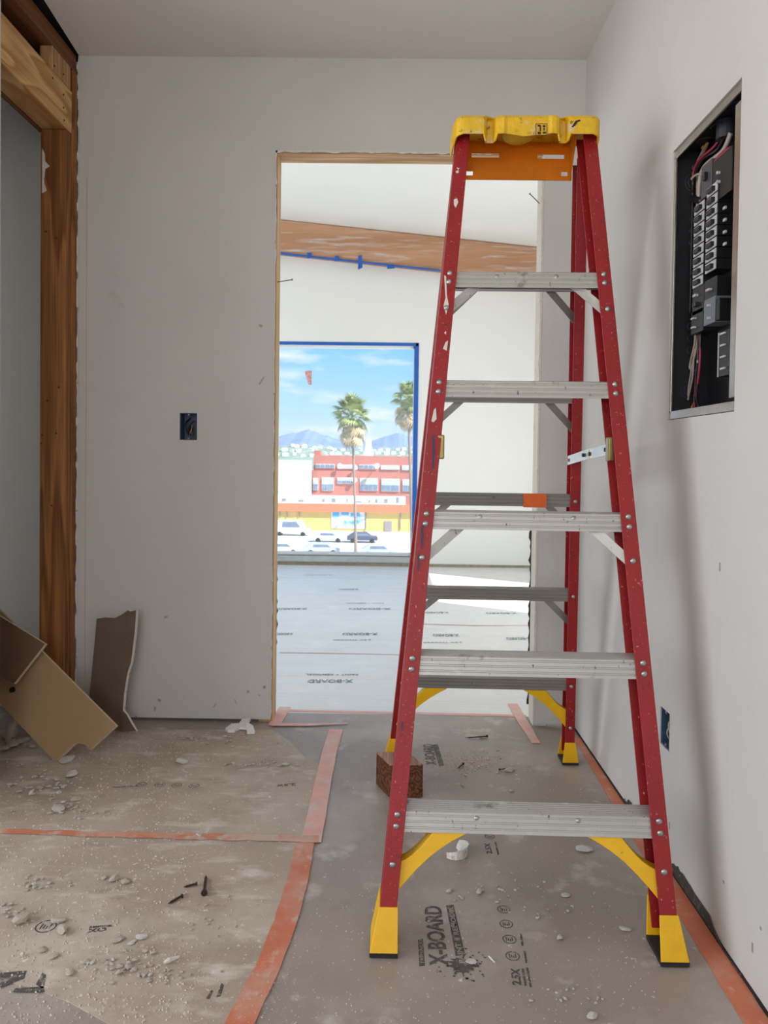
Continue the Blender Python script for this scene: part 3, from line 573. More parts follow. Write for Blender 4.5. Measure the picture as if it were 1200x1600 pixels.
# cap
CX, CY, CZ = .3275, 1.925, 1.852
def cap_out():
    pts = []; hw = .178; dp = .160; r = .018
    def groove(u, w, d): return [(u - w, 0), (u - w * .7, d * .35), (u - w * .45, d), (u + w * .45, d), (u + w * .7, d * .35), (u + w, 0)]
    fr = [(-hw + r, 0)] + groove(-.092, .018, .022) + [(-.060, -.003), (-.052, 0), (-.01, 0), (.05, 0), (.058, -.004), (.068, -.003)] + groove(.090, .016, .022) + [(hw - r, 0)]
    pts += [(u, v, 'f') for u, v in fr]
    for k in range(1, 5): a = -pi / 2 + k * pi / 10; pts.append((hw - r + r * cos(a), r + r * sin(a), 's'))
    for v in (.05, .09, .12, dp - r): pts.append((hw + .004, v, 's'))
    for k in range(1, 5): a = k * pi / 10; pts.append((hw - r + r * cos(a), dp - r + r * sin(a), 'r'))
    for u in (.1, 0, -.1): pts.append((u, dp, 'r'))
    for k in range(0, 5): a = pi / 2 + k * pi / 10; pts.append((-hw + r + r * cos(a), dp - r + r * sin(a), 'r'))
    for v in (.12, .09, .05): pts.append((-hw - .004, v, 's'))
    for k in range(0, 5): a = pi + k * pi / 10; pts.append((-hw + r + r * cos(a), r + r * sin(a), 's'))
    return pts
out = cap_out()
def low(u, v, k):
    if k == 's': return -.048 - .018 * min(1, v / .06)
    if k == 'r': return -.012
    z = -.046
    if v > .005: z = -.060
    if abs(u - .0) < .03: z -= .006
    return z
P3 = lambda u, v, z, g=0: (CX + u, CY + v + yaw(CX + u), CZ + z)
cm_ = MB(); n = len(out); cv, cu_ = .08, 0
ins = lambda u, v, q: (u * (1 - q / .18), v + (q if v < .08 else -q) * (1 if abs(v - .08) > .02 else 0))
ri = [[P3(u, v, low(u, v, k)) for u, v, k in out], [P3(u, v, -.008) for u, v, k in out], [P3(*ins(u, v, .003), -.002) for u, v, k in out], [P3(*ins(u, v, .008), 0) for u, v, k in out]]
cm_.loft(ri, True, False); o0 = len(cm_.v); cm_.v += [P3(*ins(u, v, .008), 0) for u, v, k in out] + [P3(0, .08, 0)]
for i in range(n): cm_.f.append([o0 + i, o0 + (i + 1) % n, o0 + n]); cm_.mi.append(0)
cap = LB(cm_, 'top_cap', m_cap); weld(cap); sd = cap.modifiers.new('thick', 'SOLIDIFY'); sd.thickness = .0035; sd.offset = 0
# rear apron of the cap, with slots
AY = 2.078; am = MB(); ax0, ax1, az0, az1 = at(722, 280, 1, AY).x, at(893, 280, 1, AY).x, at(800, 281, 1, AY).z, 1.85
def apx(px, py): p = at(px, py, 1, AY); return p.x, p.z
s1 = (*[apx(737, 239)[0], apx(780, 239)[0]], apx(760, 246)[1], apx(760, 239.5)[1]); s2 = (apx(840, 240)[0], apx(882, 240)[0], apx(860, 248)[1], apx(860, 241)[1])
h1 = (apx(728, 270)[0], apx(739, 270)[0], apx(735, 274)[1], apx(735, 267)[1]); h2 = (apx(877, 270)[0], apx(887, 270)[0], apx(880, 275)[1], apx(880, 268)[1])
slab(am, ax0, ax1, az0, az1, AY, AY + .004, [s1, s2, h1, h2], FY)
ap = weld(am.build('cap_apron', m_apr)); ap.parent = cap; ap['label'] = 'translucent orange rear apron with slots'
for u in (ax0 + .006, ax1 - .006):
    o = MB().prism([(u, AY, az0), (u, AY, az1), (u, AY - .08, az1)], (.003, 0, 0)).build('cap_rib', m_apr); o.parent = cap
for px in (757, 775, 795, 845, 862, 880):
    x, _ = apx(px, 235); o = MB().prism([(x, AY - .001, 1.849), (x, AY - .001, 1.836), (x - .012, AY - .06, 1.849)], (.002, 0, 0)).build('cap_rib', m_apr); o.parent = cap
cu = MB(); rr = []
for k in range(6):
    a = k / 5 * pi / 2; rr.append([(CX - .012 + .046 * cos(a) * cos(t * pi / 10), CY + .085 + .05 * cos(a) * sin(t * pi / 10), CZ - .004 - .030 * sin(a)) for t in range(20)])
cu.loft(rr[:-1], True, True); o = cu.build('molded_cup', m_cap, smooth=True); o.parent = cap
# safety sticker and dark marks on the cap front
fy = CY - .0032
def capq(pts, m, nm, dy=0):
    q = [at(*p, 1, fy + yaw(.38)) for p in pts]; o = MB().prism([(p.x, p.y - dy, p.z) for p in q], (0, .0008, 0)).build(nm, m); o.parent = cap
m_stk = mat('cap_sticker', lin(206, 160, 34), .6, var=.1, vscale=60)
m_stkd = mat('sticker_ink', lin(48, 36, 18), .7)
capq(((837, 193), (855, 193), (855, 212), (837, 212)), m_stkd, 'warning_sticker'); capq(((838, 194), (854, 194), (854, 211), (838, 211)), m_stk, 'warning_sticker', .0006)
for a, b, c, d in ((840, 206, 845, 210), (840, 195, 844, 198), (843, 196, 845, 205), (848, 206, 853, 209), (848, 196, 852, 199), (849, 200, 851, 204)): capq(((a, b), (c, b), (c, d), (a, d)), m_stkd, 'sticker_print', .0012)
capq(((896, 194), (899, 189), (906, 187), (907, 189), (902, 191), (899, 196), (895, 199), (893, 198)), m_black, 'black_smudge', .0004)
# paint drips on the left front rail and the tape on the rear crossbar
def drip(pts, m, nm='paint_drip'):
    q = []
    for p in pts:
        v = ray(*p); t = (1.511 + .25 * 1 - .25 * 0 - 0 + .25 * (0)) ; # intersect the plane of the front rails
        k = (1.511 + .25 * CAM.z + yaw(.1) - CAM.y) / (v.y - .25 * v.z); w = CAM + v * k; q.append((w.x, w.y - .0002, w.z))
    o = MB().prism(q, (0, -.0012, 0)).build(nm, m); o.parent = frails[0]; o.location = o.location
m_drip = mat('dried_white_paint', lin(214, 206, 198), .7, var=.06, vscale=60)
m_dripb = mat('dried_blue_paint', lin(52, 60, 92), .7)
for pts in (((694, 430), (697, 432), (698, 460), (701, 476), (699, 483), (697, 492), (695, 484), (693, 478), (696, 465)), ((709, 312), (714, 310), (716, 316), (712, 325), (709, 320)), ((712, 268), (716, 266), (717, 270), (713, 271)), ((696, 535), (700, 532), (698, 548), (692, 545)), ((713, 262), (718, 263), (716, 266)), ((694, 520), (697, 517), (697, 523)), ((678, 640), (681, 637), (682, 655), (677, 660), (674, 658))): drip(pts, m_drip)
for pts in (((675, 682), (678, 680), (679, 705), (677, 735), (675, 733), (676, 705)), ((658, 822), (661, 820), (661, 850), (658, 858)), ((653, 868), (655, 862), (654, 892), (652, 890)), ((627, 1130), (629, 1126), (629, 1140), (627, 1143))): drip(pts, m_dripb)
z = ZR[2]; a, b = at(818, 778, 1, yr(z)), at(854, 778, 1, yr(z)); yy0 = yr(z, a.x)
o = MB().box(a.x, b.x, yy0 + .0022, yy0 + .0042, z - .040, z + .0012).build('orange_tape_wrap', mat('bright_orange_tape', lin(214, 92, 26), .5, var=.08, vscale=40)); o.parent = rsteps[2]
bpy.data.objects.remove(rvs)
for o in lad.children_recursive:       # meshes of sub-parts were written in room coordinates: their parents already sit at the root offset
    pass
# wooden block beside the rear left foot
bp = [fl(597, 1232), fl(607, 1248), fl(661, 1246), fl(656, 1218)]
bl = thing('wood_block', 'dark brown sawn timber offcut standing by the rear left ladder foot', 'block', (0, 0, 0))
c1, c2, c3 = at(609, 1248, 2, 0), at(661, 1247, 2, 0), at(597, 1226, 2, 0)
e1 = (c2 - c1); e2 = Vector((-e1.y, e1.x, 0)).normalized() * .10 + e1.normalized() * -.035
hh = .098
q0 = [c1, c2, c2 + e2, c1 + e2]
bl.location = (c1 + c2 + e2) / 2 - Vector((0, 0, 0)); bl.location = (q0[0] + q0[2]) / 2
bb = MB().hexa([Vector((p.x, p.y, .001)) - bl.location for p in q0] + [Vector((p.x, p.y, hh)) - bl.location for p in q0]); bo = bb.build('body', m_block, bl, bevel=.003)
bb = MB().hexa([Vector((p.x, p.y, hh - .001)) - bl.location for p in q0] + [Vector((p.x, p.y, hh + .0015)) - bl.location for p in q0]); bb.build('top_face', m_blockt, bl, bevel=.001)['label'] = 'paler sawn top face'
# ---------------------------------------------------------------- breaker panel
y0, y1, z0, z1 = PB; XB = XR + .100
pan = thing('breaker_panel', 'open electrical breaker panel recessed in the right wall', 'electrical panel', (XR, (y0 + y1) / 2, z0))
def PBm(mb, name, m, parent=None, smooth=False, bevel=0):
    o = mb.build(name, m, None, smooth, bevel); o.parent = parent or pan; o.location = o.location - pan.location if parent is None else o.location; return o
g = .004
bx_ = MB(); bx_.box(XB, XB + .002, y0, y1, z0, z1); bx_.box(XR + T, XB, y0 - .002, y0, z0, z1); bx_.box(XR + T, XB, y1, y1 + .002, z0, z1); bx_.box(XR + T, XB, y0, y1, z0 - .002, z0); bx_.box(XR + T, XB, y0, y1, z1, z1 + .002)
PBm(bx_, 'box', m_panel)
lw = .016
for a, b, c, d in ((y0 + .002, y1 - .002, z0 + .002, z0 + lw + .006), (y0 + .002, y1 - .002, z1 - lw * 1.3, z1 - .002), (y1 - lw * .7, y1 - .002, z0 + lw, z1 - lw), (y0 + .002, y0 + .036, z0 + .03, z1 - .04)):
    PBm(MB().box(XR + .004, XR + .009, a, b, c, d), 'metal_lip', m_steel, bevel=.001)
# knock-out rings on the side, top and bottom of the box
def kring(c, ax, r):
    mb = MB(); n = 20; e = [Vector(v) for v in {'y': ((1, 0, 0), (0, 0, 1)), 'z': ((1, 0, 0), (0, 1, 0))}[ax]]
    nn = Vector((0, -.0012, 0)) if ax == 'y' else Vector((0, 0, -.0012)) if c[2] > 1.5 else Vector((0, 0, .0012))
    mb.loft([[Vector(c) + (e[0] * cos(2 * pi * k / n) + e[1] * sin(2 * pi * k / n)) * rr + nn * h for k in range(n)] for rr, h in ((r, 0), (r - .0008, 1), (r - .0022, 1), (r - .003, 0))], True, False)
    PBm(mb, 'knockout_ring', m_panelk)
for zz, r in ((1.70, .024), (1.70, .016), (1.61, .010), (1.58, .010), (1.55, .010), (1.34, .010), (1.31, .010), (1.28, .010), (1.18, .024), (1.18, .016)): kring((XR + .055, y1 - .0005, zz), 'y', r)
for yy_, r in ((1.88, .022), (1.80, .022), (1.70, .03)): kring((XR + .055, yy_, z1 - .0005), 'z', r); kring((XR + .055, yy_, z0 + .0005), 'z', r * .9)
BXF = XR + .030       # breaker faces
def pz(px, py, X=BXF): p = at(px, py, 0, X); return p.y, p.z
PBm(MB().box(XB - .03, XB - .001, 1.60, 1.82, 1.22, 1.66), 'bus_plate', m_brk)
ya1, za1 = pz(1085, 330); yb1, _ = pz(1101, 330); yc1, _ = pz(1104, 330); yd1, _ = pz(1121, 330)
_, ztop = pz(1092, 318); _, zbot = pz(1092, 448); nb = 8; pit = (ztop - zbot) / nb
def breaker(ya, yb, zt, h, flip):
    o = PBm(MB().box(BXF, XB - .03, min(ya, yb), max(ya, yb), zt - h + .0012, zt), 'breaker', m_brk, bevel=.001)
    yc = (ya + yb) / 2; wd = abs(yb - ya)
    lo, hi = (min(ya, yb) + .001, max(ya, yb) - .001)
    a = MB().box(BXF - .0008, BXF, lo, hi, zt - h + .0025, zt - .0012).build('breaker_label', m_brkl); a.parent = o; a.location = -pan.location * 0
    t = MB().box(BXF - .009, BXF - .0008, yc - wd * .30, yc + wd * .22, zt - h * .76, zt - h * .34).build('toggle', m_brk, bevel=.001); t.parent = o
for k in range(nb):
    breaker(ya1, yb1, ztop - k * pit, pit, 0); breaker(yc1, yd1, ztop + .018 - k * pit, pit, 1)
# double breakers below, big grey breaker, main lugs above
def dbl(pts, name, m, X=BXF):
    a = pz(*pts[0], X); b = pz(*pts[1], X); return PBm(MB().box(X, XB - .03, min(a[0], b[0]), max(a[0], b[0]), min(a[1], b[1]), max(a[1], b[1])), name, m, bevel=.0015)
m_gbrk = mat('grey_breaker', lin(104, 108, 116), .45)
d1 = dbl(((1082, 452), (1100, 486)), 'double_breaker', m_brk); d2 = dbl(((1080, 488), (1098, 516)), 'double_breaker', m_brk)
d3 = dbl(((1101, 440), (1119, 464)), 'double_breaker', m_brk); d4 = dbl(((1100, 470), (1116, 503)), 'grey_breaker', m_gbrk, BXF - .004)
d5 = dbl(((1117, 468), (1123, 499)), 'grey_breaker_side', m_brk, BXF - .002)
mb_ = dbl(((1096, 262), (1111, 300)), 'main_breaker', mat('main_breaker_grey', lin(70, 70, 74), .45)); mb2 = dbl(((1112, 256), (1143, 296)), 'main_breaker', m_brk, BXF + .002)
def tog(parent, px, py, w, h, m, X=BXF):
    y_, z_ = pz(px, py, X); t = MB().box(X - .008, X + .001, y_ - w / 2, y_ + w / 2, z_ - h / 2, z_ + h / 2).build('toggle', m, bevel=.001); t.parent = parent
tog(d1, 1089, 462, .016, .006, m_brkl); tog(d1, 1089, 476, .020, .010, m_brk); tog(d2, 1086, 498, .018, .004, m_brkl); tog(d2, 1086, 512, .014, .005, m_brkl); tog(d3, 1110, 453, .018, .005, m_brkl); tog(d4, 1110, 477, .004, .006, m_brkl, BXF - .004); tog(d4, 1110, 497, .004, .006, m_brkl, BXF - .004)
tog(mb_, 1104, 276, .014, .018, m_brk); tog(mb2, 1125, 270, .006, .006, m_brkl, BXF + .002); tog(mb2, 1125, 284, .006, .006, m_brkl, BXF + .002)
for k in range(5): yk, zk = pz(1132.5, 306 + k * 18.8, BXF + .01); PBm(MB().box(BXF + .008, BXF + .012, yk - .006, yk + .006, zk - .003, zk + .003), 'terminal_screw', m_brkl)
# neutral bar at the bottom right
a = pz(1124, 520, BXF + .01); b = pz(1139, 585, BXF + .01)
nbk = PBm(MB().box(BXF + .01, XB - .03, min(a[0], b[0]), max(a[0], b[0]), b[1], a[1]), 'neutral_bar', m_brk)
for k in range(4):
    y_, z_ = pz(1131, 521 + k * 18.2, BXF + .01); o = MB().box(BXF + .006, BXF + .01, y_ - .012, y_ + .012, z_ - .002, z_ + .002).build('terminal_screw', m_brkl); o.parent = nbk
y_, z_ = pz(1124.5, 552, BXF + .012); o = MB().box(BXF + .008, BXF + .01, y_ - .0015, y_ + .0015, b[1], a[1]).build('bar_edge', m_brkl); o.parent = nbk
# conduit bushing and wires
by, bz = pz(1132, 184, XR + .05)
PBm(MB().tube([(XR + .055, by, z1 - .002), (XR + .055, by, z1 - .042)], .022, 18), 'conduit_bushing', m_panelk, smooth=False)
def bez(pts, n=24):
    pts = [Vector(p) for p in pts]; outp = []
    P = [pts[0]] + pts + [pts[-1]]
    for i in range(len(pts) - 1):
        p0, p1_, p2, p3 = P[i:i + 4]
        for k in range(n // (len(pts) - 1) + 1):
            t = k / (n // (len(pts) - 1) + 1); outp.append(.5 * ((2 * p1_) + (p2 - p0) * t + (2 * p0 - 5 * p1_ + 4 * p2 - p3) * t * t + (3 * p1_ - p0 - 3 * p2 + p3) * t ** 3))
    return outp + [pts[-1]]
def wire(pts, r, m, X=XR + .055, name='wire'):
    P = []
    for i, p in enumerate(pts):
        X_ = p[2] if len(p) > 2 else X; y_, z_ = pz(p[0], p[1], X_); y_ = min(max(y_, y0 + .006), y1 - .006); z_ = min(max(z_, z0 + .004), z1 - .004); P.append((X_, y_, z_))
    PBm(MB().tube(bez(P), r, 7), name, m, smooth=True)
XW = XR + .05
wire(((1135, 205), (1122, 232), (1098, 250), (1084, 280), (1080, 300)), .004, m_wb, XW); wire(((1132, 205), (1117, 228), (1093, 250), (1080, 275), (1082, 310)), .0035, m_wr, XW)
wire(((1142, 208), (1130, 235), (1103, 258), (1094, 280), (1092, 320)), .0055, m_ww, XW); wire(((1145, 232), (1133, 238), (1118, 255), (1110, 268)), .0065, m_wr, XR + .04)
wire(((1145, 246), (1134, 254), (1122, 262)), .006, m_ww, XR + .045)
wire(((1103, 225), (1096, 240), (1082, 262), (1079, 285), (1082, 312)), .0028, m_ww, XR + .06); wire(((1107, 222), (1100, 238), (1084, 258), (1080, 290), (1085, 330)), .0028, m_copper, XR + .06)
wire(((1101, 212), (1098, 228)), .0045, m_wy, XR + .06); wire(((1106, 211), (1103, 229)), .0045, m_wy, XR + .06)
wire(((1080, 300), (1073, 340), (1071, 400), (1063, 470), (1063, 495), (1073, 480), (1080, 430)), .0035, m_wb, XW); wire(((1082, 310), (1075, 360), (1074, 420), (1067, 480), (1068, 497), (1078, 470)), .003, m_wb, XW)
wire(((1112, 278), (1093, 272), (1083, 277), (1081, 280)), .003, m_ww, XR + .045)
wire(((1087, 520), (1085, 540), (1078, 570), (1080, 575), (1088, 545), (1091, 520)), .0028, m_ww, XW); wire(((1086, 545), (1081, 575), (1065, 610), (1064, 625), (1072, 622), (1082, 590), (1084, 560)), .0024, m_ww, XW)
wire(((1093, 520), (1094, 560), (1090, 600), (1085, 620), (1085, 636)), .003, m_wr, XW); wire(((1095, 520), (1093, 560), (1090, 600), (1088, 620), (1092, 636)), .003, m_wb, XW); wire(((1091, 520), (1090, 560), (1087, 590), (1084, 640)), .003, m_wb, XW)
wire(((1084, 630), (1078, 638), (1071, 636)), .003, m_wy, XR + .06); wire(((1066, 585), (1068, 586)), .006, m_wy, XR + .07, 'ground_screw'); wire(((1067, 312), (1070, 311)), .004, m_copper, XR + .07, 'ground_screw')
wire(((1076, 316), (1098, 314)), .010, m_wb, XW, 'cable_tie'); wire(((1073, 270), (1080, 269)), .006, m_wb, XW, 'cable_tie')
struct(MB().box(XR + .13, XR + .16, -1.75, YB, 0, 3.0).build('wall_right_outside', m_wall), 'outer sheathing behind the right wall')
# ---------------------------------------------------------------- outlet boxes
def outlet(label, rect, plane, pos, sgn, seed, m=m_bbox):
    """open box sunk in a wall hole; plane 'y': rect = x0,x1,z0,z1 at y = pos; plane 'x': rect = y0,y1,z0,z1 at x = pos"""
    u0, u1, v0, v1 = rect; D = .055; fr = (lambda u, v, w: (u, w, v)) if plane == 'y' else (lambda u, v, w: (w, u, v)); rnd = random.Random(seed)
    t = .0015; root = thing('outlet_box', label, 'outlet box', fr((u0 + u1) / 2, v0, pos)); L0 = root.location.copy()
    mb = MB()
    def bx(a, b, c, d, e, f):
        p = [fr(a, c, e), fr(b, c, e), fr(b, c, f), fr(a, c, f), fr(a, d, e), fr(b, d, e), fr(b, d, f), fr(a, d, f)]; mb.hexa(p)
    e = pos + .003; f = pos + D
    bx(u0 + .001, u1 - .001, v0 + .001, v1 - .001, f, f + t); bx(u0 + .001, u0 + .003, v0 + .001, v1 - .001, e, f); bx(u1 - .003, u1 - .001, v0 + .001, v1 - .001, e, f); bx(u0 + .001, u1 - .001, v0 + .001, v0 + .003, e, f); bx(u0 + .001, u1 - .001, v1 - .003, v1 - .001, e, f)
    part(mb.build('box', m), root)
    for v in (v0 + .006, v1 - .006):
        mb = MB(); c = (u0 + u1) / 2; bx(c - .006, c + .006, v - .005, v + .005, e, e + .003); o = part(mb.build('screw_tab', m_bbox), root)
        mb = MB(); mb.tube([fr(c, v, e - .001), fr(c, v, e + .002)], .0022, 8); part(mb.build('screw_hole', m_ww), root)
    for k in range(7):
        a = u0 + (u1 - u0) * (.35 + .5 * rnd.random()); b = u0 + (u1 - u0) * (.3 + .6 * rnd.random()); vv = v1 - v0
        P = [fr(a, v1 - .014 - rnd.random() * .02, f - .002), fr((a + b) / 2 + rnd.uniform(-.012, .012), v0 + vv * rnd.uniform(.4, .7), e + .008 + rnd.random() * .02), fr(b, v0 + .014 + rnd.random() * .01, e + .012 + rnd.random() * .02), fr(a + rnd.uniform(-.008, .008), v0 + vv * rnd.uniform(.3, .6), f - .004)]
        part(MB().tube(bez(P, 18), rnd.choice((.0013, .0018, .0022)), 6).build('wire', rnd.choice((m_wb, m_ww, m_ww, m_copper)), smooth=True), root)
    # ragged cut around the hole
    mb = MB(); pts = []; n = 12
    for (a, b) in (((u0, v0), (u1, v0)), ((u1, v0), (u1, v1)), ((u1, v1), (u0, v1)), ((u0, v1), (u0, v0))):
        for k in range(n): pts.append((a[0] + (b[0] - a[0]) * k / n, a[1] + (b[1] - a[1]) * k / n))
    cu_, cv_ = (u0 + u1) / 2, (v0 + v1) / 2; ra = []; rb = []
    for u, v in pts:
        j = rnd.random() ** 2 * .004; ra.append(fr(u, v, pos - .0003)); rb.append(fr(u + (j + .0012) * (1 if u > cu_ else -1), v + (j + .0012) * (1 if v > cv_ else -1), pos - .0006))
    mb.loft([ra, rb], True, False); part(mb.build('ragged_cut', m_gyp), root)
    return root
outlet('open blue outlet box in the back wall left of the doorway', BB, 'y', YB, 1, 11)
outlet('dark open outlet box in the shaded wall left of the timber post', BA, 'y', 3.0, 1, 12, m_brk)
outlet('open outlet box low on the right wall behind the ladder rail', OB, 'x', XR, 1, 13)
# broken plaster along the foot of the right wall
def base_break(pts, seed):
    rnd = random.Random(seed); q = [at(*p, 0, XR) for p in pts]; a = []; b = []; n = 26
    for i in range(len(q) - 1):
        for k in range(n // (len(q) - 1)):
            t = k / (n // (len(q) - 1)); p = q[i].lerp(q[i + 1], t); a.append((XR - .003, p.y + rnd.uniform(-.004, .004), .003)); b.append((XR - .002 - rnd.random() * .002, p.y + rnd.uniform(-.006, .006), max(.006, p.z + rnd.uniform(-.008, .008))))
    mid = [((XR - .004 - rnd.random() * .004), (u[1] + v[1]) / 2, (u[2] + v[2]) / 2 * rnd.uniform(.7, 1.2)) for u, v in zip(a, b)]
    MB().loft([a, mid, b], closed=False).build('broken_plaster', m_crumb, wall_right)
base_break(((1050, 1350), (1064, 1358), (1086, 1390), (1110, 1430), (1125, 1470), (1150, 1515), (1168, 1532)), 1)
base_break(((975, 1250), (982, 1252), (990, 1260), (998, 1272)), 2)
struct(MB().box(XR - .004, XR + .001, 1.0, YB, 0, .006).build('gap_strip_right', m_dark), 'dark gap line along the foot of the right wall')  # solid dark strip standing in for the shade of the gap
# ---------------------------------------------------------------- boards and scraps
def board(name, label, cat, corners, thick, mface, medge, notch=None):
    """flat board through 3d corner points, extruded away from the viewer; faces and raw edges as parts"""
    P = [Vector(p) for p in corners]; nrm = (P[1] - P[0]).cross(P[2] - P[0]).normalized()
    if nrm.dot(CAM - P[0]) < 0: nrm = -nrm
    root = thing(name, label, cat, Vector((sum(p.x for p in P) / len(P), sum(p.y for p in P) / len(P), min(p.z for p in P))))
    part(MB().prism(P, -nrm * thick).build('core', medge), root)
    c = sum(P, Vector()) / len(P)
    part(MB().prism([p + (c - p).normalized() * .0012 + nrm * .0001 for p in P], nrm * .0008).build('paper_face', mface), root)
    return root
# plane through three photo points at known depths: helper giving the plane's points
def pln(p0, n):
    p0 = Vector(p0); n = Vector(n)
    def f(px, py): v = ray(px, py); k = (p0 - CAM).dot(n) / v.dot(n); return CAM + v * k
    return f
# drywall scrap leaning on the back wall
pb = fl(170, 1141); g_ = pln((pb.x, pb.y, 0.002), Vector((.30, 1, -.10)).normalized())
sc = [g_(*p) for p in ((151, 966), (165, 964), (180, 965), (190, 960), (200, 953), (204, 955), (213, 953), (211, 985), (207, 1020), (205, 1035), (200, 1050), (197, 1065), (194, 1085), (192, 1110), (190, 1141), (168, 1143), (140, 1118), (139, 1095), (143, 1050), (148, 1000))]
for p in sc: p.z = max(p.z, .004)
board('drywall_scrap', 'tall torn brown drywall scrap leaning on the back wall', 'drywall scrap', sc, .014, m_gypb, m_gyp)
sc = [g_(*p) + Vector((0, -.012, 0)) for p in ((194, 1108), (200, 1115), (207, 1128), (215, 1141), (190, 1143))]
for p in sc: p.z = max(p.z, .003)
board('drywall_scrap', 'small triangular drywall scrap at the foot of the leaning one', 'drywall scrap', sc, .010, m_gypb, m_gyp)
# tan board leaning with a notched end, resting on the dusty floor
pb = fl(86, 1190); ptop = at(64, 1016, 1, 2.66)
g1 = pln((pb.x, pb.y, .005), (.12, .93, -.36))
tb = [g1(*p) for p in ((-20, 985), (64, 1016), (182, 1134), (141, 1172), (134, 1164), (122, 1161), (114, 1165), (90, 1189), (84, 1190), (0, 1100), (-20, 1078))]
for p in tb: p.z = max(p.z, .004)
tanb = board('tan_board', 'tan fibreboard offcut with a notched end leaning among the rubble', 'board', tb, .014, m_tan, m_edge)
kp = g1(20, 1078); o = part(MB().tube([kp + Vector((0, -.004, 0)), kp + Vector((0, .004, 0))], .010, 16).build('dark_knot_hole', m_dark), tanb)
g2 = pln(g1(40, 1050) + Vector((0, -.05, .01)), (.10, .95, -.30))
board('brown_board', 'dark brown fibreboard piece lying over the tan notched board', 'board', [g2(*p) for p in ((-20, 950), (4, 965), (71, 1006), (22, 1069), (-20, 1050))], .014, m_dkboard, m_edge)
g3 = pln(g1(10, 960) + Vector((0, .05, 0)), (.1, .95, -.25))
board('tan_board', 'tan board corner peeking above the dark brown board at the left edge', 'board', [g3(*p) for p in ((-20, 935), (2, 955), (20, 972), (0, 1000), (-20, 1000))], .012, m_tan, m_edge)
# white drywall flakes by the doorway
def flake(label, pts, h, tilt):
    q = [fl(*p) for p in pts]; c = sum(q, Vector()) / len(q)
    P = [Vector((p.x, p.y, .004 + h * (.3 + tilt * (p.x - c.x) / .06 + (p.y - c.y) / .08))) for p in q]
    for p in P: p.z = min(max(p.z, .003), h * 2)
    b = tag(MB().prism(P, (0, 0, .009)).build('drywall_flake', m_white), label, 'drywall flake'); return b
flake('large jagged white drywall flake near the left door jamb', ((352, 1143), (362, 1137), (374, 1137), (378, 1132), (392, 1131), (388, 1137), (396, 1141), (385, 1143), (375, 1142), (366, 1146), (356, 1146)), .009, .3)
flake('small white drywall flake leaning on the jagged one by the door jamb', ((384, 1139), (396, 1143), (398, 1148), (386, 1149)), .012, -.4)
# little brown sliver of wood at the wall foot
p = fl(379, 1128); tag(MB().prism([(p.x - .012, p.y, .003), (p.x + .010, p.y, .003), (p.x + .009, p.y, .036), (p.x + .002, p.y, .042), (p.x - .010, p.y, .026)], (0, .006, 0)).build('wood_sliver', m_post), 'small upright splinter of brown wood at the foot of the back wall', 'wood scrap')
# ---------------------------------------------------------------- plaster lumps and crumbs
def lump_mesh(seed, flat=.5):
    bm = bmesh.new(); bmesh.ops.create_icosphere(bm, subdivisions=2 if seed < 6 else 1, radius=.5); rnd = random.Random(seed)
    ax = [Vector((rnd.uniform(-1, 1), rnd.uniform(-1, 1), rnd.uniform(-1, 1))).normalized() for _ in range(7)]; cut = [rnd.uniform(.22, .42) for _ in ax]
    for v in bm.verts:
        for a, c in zip(ax, cut):
            d = v.co.dot(a)
            if d > c: v.co -= a * (d - c)
        v.co += Vector((rnd.uniform(-1, 1), rnd.uniform(-1, 1), rnd.uniform(-1, 1))) * .035
        v.co.z *= flat
    z = min(v.co.z for v in bm.verts)
    for v in bm.verts: v.co.z -= z
    me = bpy.data.meshes.new('plaster_lump'); bm.to_mesh(me); bm.free(); return me
LM = [lump_mesh(k, random.Random(k).uniform(.35, .6)) for k in range(10)]
LMd = []
for k, me in enumerate(LM):
    d = me.copy(); me.materials.append(m_chunk); d.materials.append(m_chunkd); LMd.append(d)
onsheet = lambda px, py: px < 430 + 60 * (1320 - min(py, 1320)) / 180 and py > 1142 and not (py > 1532 + px * .38)
def lump(px, py, w, label, group=None, name='plaster_lump', k=None, dusty=False, sy=1., sz=1., rot=None):
    k = random.randrange(10) if k is None else k; me = (LMd if dusty else LM)[k]
    o = bpy.data.objects.new(name, me); C.objects.link(o); p = fl(px, py)
    o.location = (p.x, p.y, .0022 if onsheet(px, py) else .0004); o.scale = (w, w * sy, w * sz); o.rotation_euler = (0, 0, random.uniform(0, 6.28) if rot is None else rot)
    return tag(o, label, 'plaster chunk', group)
